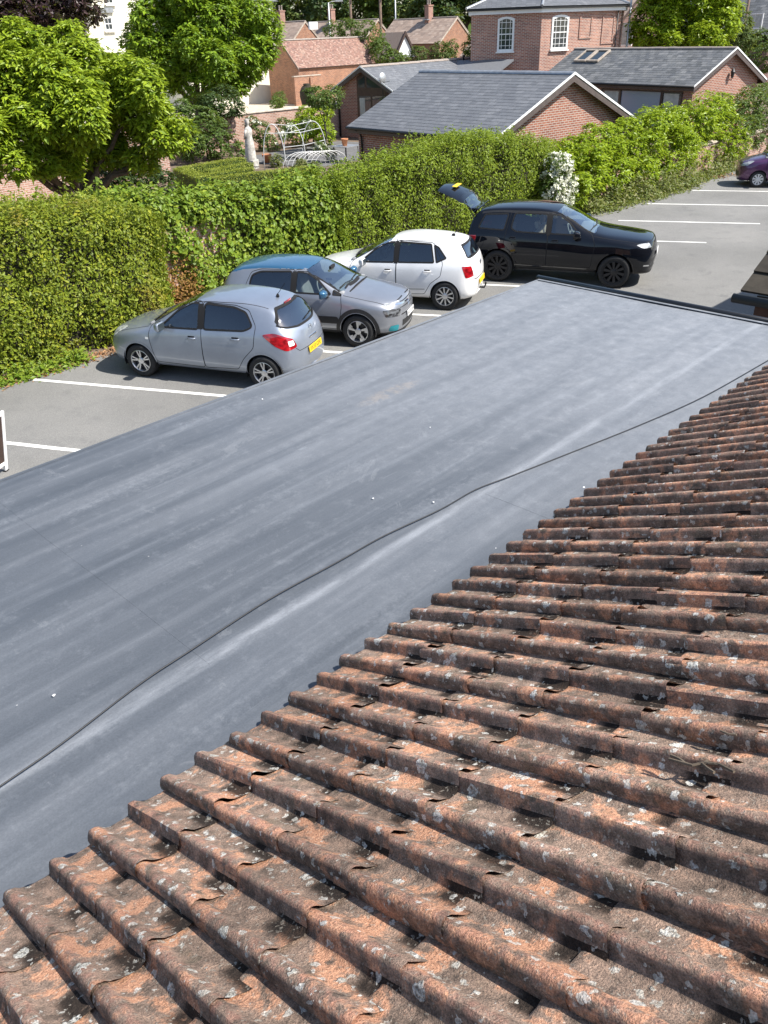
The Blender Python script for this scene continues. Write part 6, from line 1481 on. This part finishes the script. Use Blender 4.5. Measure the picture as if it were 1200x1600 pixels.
C3 = dict(L=4.0, W=W, zu=.21, zm=.58, fo=.86, wb=2.54, wr=.32, tw=.205, arch=.365, top=top, belt=belt, nose=nose, tail=tail, st=st, paint='car_grey', roof_paint='car_blue', mirror_m='car_blue', clad=True,
    roof_line=[(1.30, 1.10), (1.72, 1.335), (1.9, 1.395), (2.3, 1.405), (2.9, 1.40), (3.3, 1.355), (3.5, 1.30), (3.70, 1.26)],
    glass=[('w_front', 90, [(1.40, 1.0), (2.13, 1.01), (2.13, 1.365), (1.93, 1.355), (1.70, 1.245)], .03, 'auto_glass'), ('w_rear', 90, [(2.22, 1.015), (3.0, 1.03), (3.12, 1.10), (3.08, 1.28), (2.90, 1.345), (2.23, 1.37)], .06, 'auto_glass_dark'),
           ('w_quarter', 90, [(1.20, .985), (1.36, .998), (1.36, 1.06)], .01, 'auto_glass_dark'),
           ('c_screen', 0, [(-.3, 1.075), (.3, 1.07), (.66, 1.03), (.59, 1.31), (.52, 1.385), (.25, 1.405), (-.3, 1.41)], .03, 'auto_screen'), ('c_rear', 180, [(.3, 1.075), (-.45, 1.085), (-.57, 1.10), (-.50, 1.27), (-.44, 1.315), (.3, 1.33)], .04, 'auto_rear')],
    lamps=[('head', 40, [(.06, .52, .58), (.04, .48, .71), (.16, .70, .745), (.32, .81, .735), (.26, .80, .61)], .025, 'lamp_smoked', {}),
           ('drl', 35, [(.06, .42, .815), (.07, .42, .845), (.30, .72, .845), (.30, .74, .81)], .012, 'lamp_clear', {}),
           ('tail', 140, [(3.66, .81, .99), (3.86, .62, .97), (3.91, .58, .80), (3.74, .78, .78)], .04, 'lamp_red', {}),
           ('fog', 40, [(.05, .60, .30), (.05, .58, .42), (.20, .74, .43), (.22, .76, .32)], .04, 'teal', {})],
    trims=[('door_bump', 90, [(1.24, .46), (2.75, .47), (2.80, .60), (1.24, .60)], .06, 'trim_black'), ('c_lower_bumper', 0, [(-.3, .22), (.85, .22), (.85, .29), (.5, .30), (-.3, .29)], .02, 'trim_black'), ('sill', 90, [(1.1, .2), (2.95, .2), (2.95, .335), (1.1, .325)], .01, 'trim_black')],
    doors=[('d_front', [(1.24, .35), (2.18, .35), (2.18, .95), (2.17, 1.40), (1.93, 1.395), (1.64, 1.275), (1.20, 1.0), (1.17, .80)]), ('d_rear', [(2.19, .35), (2.84, .36), (3.0, .58), (3.20, .75), (3.20, 1.10), (3.10, 1.33), (2.90, 1.385), (2.18, 1.40)])],
    handles=[(2.02, .84, 'd_front'), (2.9, .865, 'd_rear')], mirror=(1.48, .82, 1.04), b_pillar=[(2.175, .99), (2.175, 1.37)],
    gaps=[('top', [(.28, .68), (.7, .72), (1.16, .73)]), (0, [(.1, .86), (.40, .85)])],
    ribbons=[(0, [(-.02, .64), (.44, .65)], .15, 'trim_black', 'grille'), (0, [(-.02, .40), (.40, .41)], .12, 'trim_black', 'lower_grille'), (0, [(-.02, .755), (.30, .775), (.52, .80)], .022, 'chrome', 'grille_bar'), (0, [(-.02, .79), (.30, .81), (.50, .835)], .014, 'gap', 'bonnet_gap')],
    rim=(5, 'petal'), rim_m='alloy', xdash=1.36, zdash=1.05, seat_m='interior_grey')
# ---------------------------------------------------------------- black SUV with raised tailgate
top = [(0, .92), (.16, 1.03), (.5, 1.10), (1.36, 1.18), (1.80, 1.44), (2.16, 1.63), (2.6, 1.70), (3.2, 1.705), (3.9, 1.66), (4.28, 1.60), (4.48, 1.18), (4.54, .95), (4.59, .8)]
belt = [(0, .82), (.2, .90), (.5, .98), (1.0, 1.04), (1.5, 1.07), (2.5, 1.09), (3.4, 1.13), (4.2, 1.14), (4.45, 1.05), (4.6, .8)]
nose = [(.22, .30), (.14, .30), (.04, .40), (.0, .58), (.0, .70), (.01, .80), (.04, .90), (.07, .95), (.11, 1.0), (.15, 1.02)]
tail = [(4.34, .34), (4.42, .34), (4.54, .44), (4.60, .62), (4.59, .76), (4.57, .88), (4.55, .98), (4.53, 1.06), (4.51, 1.12), (4.48, 1.18)]
W = .955
st = hatch(4.6, W, .89, 2.741, nose, tail, top, belt, .665, 1.36, 2.16, 4.28)
st += [dict(x=4.36, y=W * .965, xb=4.36, xe=4.36, xt=4.40, we=.70, ze=1.33, zt=1.37, zb=1.14, wb=W * .885, zm=.68, zu_=.3),
       dict(x=4.46, y=W * .90, xb=4.46, xe=4.45, xt=4.475, we=.66, ze=1.14, zt=1.19, zb=1.0, wb=W * .85, zm=.66, zu_=.32),
       dict(x=4.56, y=W * .62, xb=4.55, xe=4.52, xt=4.485, we=.36, ze=1.08, zt=1.18, zb=.88, wb=W * .58, zm=.64, zu_=.34)]
for s_ in st[:11]: s_.setdefault('zm', .68)
hx, hz = 4.27, 1.585; an = R(-100); rm = np.array([[math.cos(an), 0, math.sin(an)], [0, 1, 0], [-math.sin(an), 0, math.cos(an)]]); hg = np.array([hx, 0, hz])
DISCO = dict(L=4.6, W=W, zu=.28, zm=.68, fo=.89, wb=2.741, wr=.37, tw=.235, arch=.425, top=top, belt=belt, nose=nose, tail=tail, st=st, paint='car_black',
    glass=[('w_front', 90, [(1.74, 1.15), (2.42, 1.16), (2.42, 1.555), (2.26, 1.55), (2.02, 1.41)], .03, 'auto_glass'), ('w_rear', 90, [(2.52, 1.16), (3.24, 1.18), (3.36, 1.25), (3.30, 1.56), (2.53, 1.565)], .05, 'auto_glass'), ('w_quarter', 90, [(3.52, 1.20), (4.16, 1.22), (4.02, 1.51), (3.45, 1.545)], .05, 'auto_glass_dark'),
           ('c_screen', 0, [(-.3, 1.225), (.3, 1.22), (.72, 1.18), (.65, 1.50), (.58, 1.605), (.28, 1.625), (-.3, 1.63)], .03, 'auto_screen'), ('c_rear', 180, [(.3, 1.245), (-.55, 1.25), (-.66, 1.27), (-.60, 1.47), (-.54, 1.525), (.3, 1.54)], .04, 'auto_rear')],
    lamps=[('head', 40, [(.08, .62, .90), (.10, .66, .99), (.30, .82, .99), (.42, .86, .97), (.24, .84, .90)], .03, 'lamp_clear', {}),
           ('tail', 130, [(4.20, .88, 1.06), (4.38, .80, 1.06), (4.40, .80, .95), (4.22, .90, .93)], .03, 'lamp_red', {})],
    tailgate=[(.4, .58), (-.68, .58), (-.76, .92), (-.745, 1.18), (-.665, 1.30), (-.605, 1.50), (-.55, 1.57), (.4, 1.58)], xtg=4.1, tg_xf=(rm, hg - rm @ hg),
    trims=[('c_lower_bumper', 0, [(-.3, .28), (.95, .28), (.95, .37), (.5, .38), (-.3, .37)], .02, 'trim_black'), ('sill', 90, [(1.3, .25), (3.2, .25), (3.2, .40), (1.3, .39)], .01, 'trim_black')],
    doors=[('d_front', [(1.44, .44), (2.47, .43), (2.47, 1.1), (2.47, 1.60), (2.24, 1.595), (1.96, 1.44), (1.46, 1.15), (1.38, .95)]), ('d_rear', [(2.48, .43), (3.16, .45), (3.32, .70), (3.52, .92), (3.46, 1.20), (3.38, 1.60), (2.48, 1.60)])],
    handles=[(2.30, 1.0, 'd_front'), (3.30, 1.03, 'd_rear')], handle_m='car_black', mirror=(1.78, .90, 1.19), mirror_s=1.2, b_pillar=[(2.47, 1.12), (2.475, 1.575)],
    gaps=[('top', [(.35, .76), (.9, .80), (1.42, .80)]), (0, [(0, 1.0), (.6, 1.01)])],
    ribbons=[(0, [(-.02, .90), (.55, .905)], .15, 'trim_black', 'grille'), (0, [(-.02, .52), (.66, .53)], .20, 'trim_black', 'lower_grille'), (0, [(.66, .50), (.80, .52)], .03, 'chrome', 'bumper_blade'), ('top', [(2.35, .655), (3.2, .66), (4.1, .625)], .035, 'trim_black', 'roof_rail')],
    rim=(10, 'wide'), rim_m='alloy_dark', rim_back='wheel_well', lip=.04, xdash=1.66, zdash=1.19, seat_m='interior_tan')
# ---------------------------------------------------------------- purple city car
top = [(0, .74), (.12, .83), (.4, .93), (.84, 1.02), (1.22, 1.25), (1.58, 1.42), (2.0, 1.465), (2.5, 1.45), (2.95, 1.41), (3.16, 1.36), (3.34, 1.02), (3.40, .85), (3.43, .7)]
belt = [(0, .66), (.2, .76), (.5, .86), (1.0, .93), (1.5, .95), (2.5, .98), (3.0, 1.0), (3.3, .95), (3.5, .72)]
nose = [(.14, .20), (.09, .20), (.03, .27), (.0, .44), (.0, .54), (.01, .63), (.03, .72), (.06, .76), (.09, .80), (.12, .825)]
tail = [(3.26, .24), (3.31, .24), (3.39, .32), (3.43, .50), (3.425, .62), (3.41, .74), (3.40, .86), (3.38, .94), (3.36, .99), (3.34, 1.03)]
W = .815
st = hatch(3.43, W, .74, 2.34, nose, tail, top, belt, .57, .84, 1.58, 3.16)
st += [dict(x=3.22, y=W * .955, xb=3.22, xe=3.22, xt=3.25, we=.58, ze=1.14, zt=1.18, zb=.99, wb=W * .86), dict(x=3.32, y=W * .88, xb=3.32, xe=3.31, xt=3.335, we=.52, ze=.99, zt=1.04, zb=.88, wb=W * .81, zm=.55, zu_=.22), dict(x=3.395, y=W * .60, xb=3.39, xe=3.365, xt=3.345, we=.32, ze=.94, zt=1.03, zb=.77, wb=W * .56, zm=.54, zu_=.24)]
PUG = dict(L=3.43, W=W, zu=.19, zm=.55, fo=.74, wb=2.34, wr=.28, tw=.165, arch=.32, level=3, top=top, belt=belt, nose=nose, tail=tail, st=st, paint='car_purple',
    glass=[('w_front', 90, [(1.14, .985), (1.84, 1.0), (1.84, 1.36), (1.66, 1.345), (1.42, 1.22)], .04, 'auto_glass'), ('w_rear', 90, [(1.93, 1.0), (2.62, 1.03), (2.75, 1.12), (2.6, 1.33), (1.94, 1.37)], .04, 'auto_glass_dark'),
           ('c_screen', 0, [(-.3, 1.06), (.3, 1.055), (.62, 1.01), (.55, 1.31), (.48, 1.385), (.25, 1.41), (-.3, 1.415)], .03, 'auto_screen'), ('c_rear', 180, [(.3, 1.075), (-.45, 1.085), (-.53, 1.10), (-.47, 1.27), (-.42, 1.32), (.3, 1.335)], .04, 'auto_rear')],
    lamps=[('head', 50, [(.08, .52, .70), (.10, .54, .78), (.36, .68, .89), (.50, .72, .88), (.30, .74, .74)], .04, 'lamp_clear', {}), ('tail', 140, [(3.18, .76, 1.2), (3.30, .60, 1.15), (3.36, .57, .92), (3.24, .74, .90)], .04, 'lamp_red', {})],
    doors=[('d_front', [(1.0, .33), (1.88, .31), (1.88, 1.40), (1.64, 1.39), (1.36, 1.25), (.98, .97), (.95, .80)]), ('d_rear', [(1.89, .31), (2.44, .34), (2.6, .58), (2.78, .74), (2.82, 1.1), (2.64, 1.37), (1.89, 1.40)])],
    handles=[(1.72, .84, 'd_front'), (2.5, .86, 'd_rear')], mirror=(1.2, .77, 1.02), b_pillar=[(1.885, .985), (1.885, 1.37)],
    gaps=[('top', [(.30, .62), (.65, .66), (.92, .68)])], ribbons=[(0, [(-.02, .42), (.42, .43)], .16, 'trim_black', 'grille')], rim=(9, 'wide'), rim_m='hubcap', xdash=1.08, zdash=1.03)

def finish_corsa(r, sh, cx):
    h = sh.cast(180, -0.0, .60); plate(r, (h[0][0] + .012 - cx, 0, .60), 0, R(-6), .52, .111, MT['plate_yellow'], 'FX10 GFE')
    w_ = wiper(sh, r, 180, [(0.02, 1.065), (-.12, 1.08), (-.30, 1.085), (-.42, 1.09)]); w_.location.x -= cx
    for pts in ([(.05, 1.06), (.3, 1.075), (.55, 1.06)], [(-.5, 1.06), (-.2, 1.08), (.05, 1.075)]):
        q = wiper(sh, r, 0, pts)
        if q: q.location.x -= cx
    MB().lathe([(.03, 0), (.028, .03), (.008, .06), (0, .06)], (3.34 - cx, 0, 1.415), 10).tube([(3.34 - cx, 0, 1.46), (3.50 - cx, 0, 1.66)], .005, 6).build('aerial', MT['gap'], r)
    h = sh.cast(180, 0, 1.352); MB().box((h[0][0] - cx + .006, 0, 1.356), (.02, .26, .04)).build('brake_light', MT['lamp_red'], r, bevel=.006)
    h = sh.cast(180, 0, .93); o = MB().lathe([(.05, -.006), (.055, .004), (.045, .01), (.035, .004)], (0, 0, 0), 20, 'y').build('badge', MT['chrome'], r, True); o.location = (h[0][0] + .004 - cx, 0, .93); o.rotation_euler = (0, 0, -math.pi / 2)
    MB().box((sh.cast(180, 0, .79)[0][0] - cx, 0, .79), (.03, .3, .03)).build('boot_handle', MT['chrome'], r, bevel=.008)
def finish_polo(r, sh, cx):
    h = sh.cast(180, 0, .53); plate(r, (h[0][0] + .012 - cx, 0, .53), 0, R(-4), .52, .111, MT['plate_yellow'], None)
    MB().lathe([(.045, 0), (.04, .03), (0, .05)], (3.30 - cx, 0, 1.43), 10).tube([(3.30 - cx, 0, 1.46), (3.46 - cx, 0, 1.62)], .005, 6).build('aerial', MT['gap'], r)
    tb = MB(); tb.tube([(3.80 - cx, 0, .33), (4.02 - cx, 0, .33), (4.05 - cx, 0, .40)], .022, 8); tb.lathe([(0, -.03), (.022, -.02), (.028, 0), (.022, .02), (0, .03)], (4.05 - cx, 0, .43), 12); tb.build('tow_bar', MT['trim_black'], r, True)
    h = sh.cast(180, 0, .90); o = MB().lathe([(.0, .004), (.055, .004), (.06, .0), (.05, .012), (0, .006)], (0, 0, 0), 20, 'y').build('badge', MT['chrome'], r, True); o.location = (h[0][0] + .004 - cx, 0, .90); o.rotation_euler = (0, 0, -math.pi / 2)
    w_ = wiper(sh, r, 180, [(0.0, 1.10), (.12, 1.10), (.30, 1.105), (.40, 1.11)]); w_.location.x -= cx
    for pts in ([(.05, 1.06), (.3, 1.075), (.55, 1.055)], [(-.5, 1.06), (-.2, 1.08), (.05, 1.07)]):
        q = wiper(sh, r, 0, pts)
        if q: q.location.x -= cx
def finish_c3(r, sh, cx):
    h = sh.cast(0, 0, .52); plate(r, (h[0][0] - .014 - cx, 0, .545), math.pi, R(-4), .46, .10, MT['plate_white'], 'BX71 LKN')
    for pts in ([(.0, 1.09), (.3, 1.10), (.58, 1.075)], [(-.55, 1.085), (-.25, 1.105), (.02, 1.10)]):
        q = wiper(sh, r, 0, pts)
        if q: q.location.x -= cx
    b = MB()
    for dz in (0, .045):
        z = .70 + dz + .02; h = sh.cast(0, 0, z); x = h[0][0] - .006 - cx
        b.tube([(x, -.07, z - .035), (x, 0, z), (x, .07, z - .035)], .008, 6)
    b.build('badge', MT['chrome'], r)
    dk = MB().tube([(1.08 - cx, -.55, 1.005), (1.06 - cx, -.2, 1.045), (1.06 - cx, .2, 1.045), (1.08 - cx, .55, 1.005)], .02, 6).build('scuttle', MT['gap'], r)
    MB().box((1.62 - cx, 0, 1.34), (.05, .24, .06)).build('rear_view_mirror', MT['gap'], r, bevel=.01)
def finish_disco(r, sh, cx):
    q = rm @ np.array([4.585, 0, .88]) + (hg - rm @ hg); o = plate(r, (q[0] + .0 - cx, 0, q[2] + .02), 0, R(-100) + R(4), .52, .111, MT['plate_yellow'], None)
    h = sh.cast(0, 0, .66); plate(r, (h[0][0] - .014 - cx, 0, .70), math.pi, R(-3), .52, .111, MT['plate_white'], None)
    for pts in ([(.0, 1.24), (.35, 1.25), (.64, 1.225)], [(-.6, 1.235), (-.25, 1.255), (.02, 1.25)]):
        w_ = wiper(sh, r, 0, pts)
        if w_: w_.location.x -= cx
    MB().box((4.20 - cx, 0, .62), (.6, 1.3, .04)).build('boot_floor', MT['interior'], r)
    sp_ = MB(); sp_.box((4.33 - cx, 0, 1.60), (.22, 1.15, .04)); sp_.build('roof_spoiler', MT['car_black'], r, bevel=.012)
    for s in (1, -1): MB().tube([(4.22 - cx, s * .60, 1.22), (4.55 - cx, s * .56, 1.80)], .012, 6).build('gas_strut', MT['gap'], r)
CARS = [
    ('hatchback_car', 'silver blue five-door hatchback parked nose to the bushy hedge, yellow rear plate', CORSA, (6.918, 13.011), 'front', -1, R(114.5), finish_corsa),
    ('hatchback_car', 'metallic grey hatchback with blue roof and blue mirrors facing the flat roof', C3, (10.539, 11.019), 'front', 1, R(-62.5), finish_c3),
    ('hatchback_car', 'white five-door hatchback with tow bar between the blue-roofed car and the black one', POLO, (13.448, 11.254), 'rear', -1, R(116.5), finish_polo),
    ('suv_car', 'black off-road family car with its tailgate raised and tan seats', DISCO, (17.17, 9.27), 'front', 1, R(-65.5), finish_disco),
    ('city_car', 'small purple car with silver wheel trims nosing towards the far hedge', PUG, (31.83, 11.865), 'front', -1, R(118), None)]
for nm, lab, spec, hub, which, side, hd, fin in CARS:
    loc = place(spec, hub, which, side, hd); r, sh, cx = build_car(nm, lab, spec, loc, hd)
    if fin: fin(r, sh, cx)
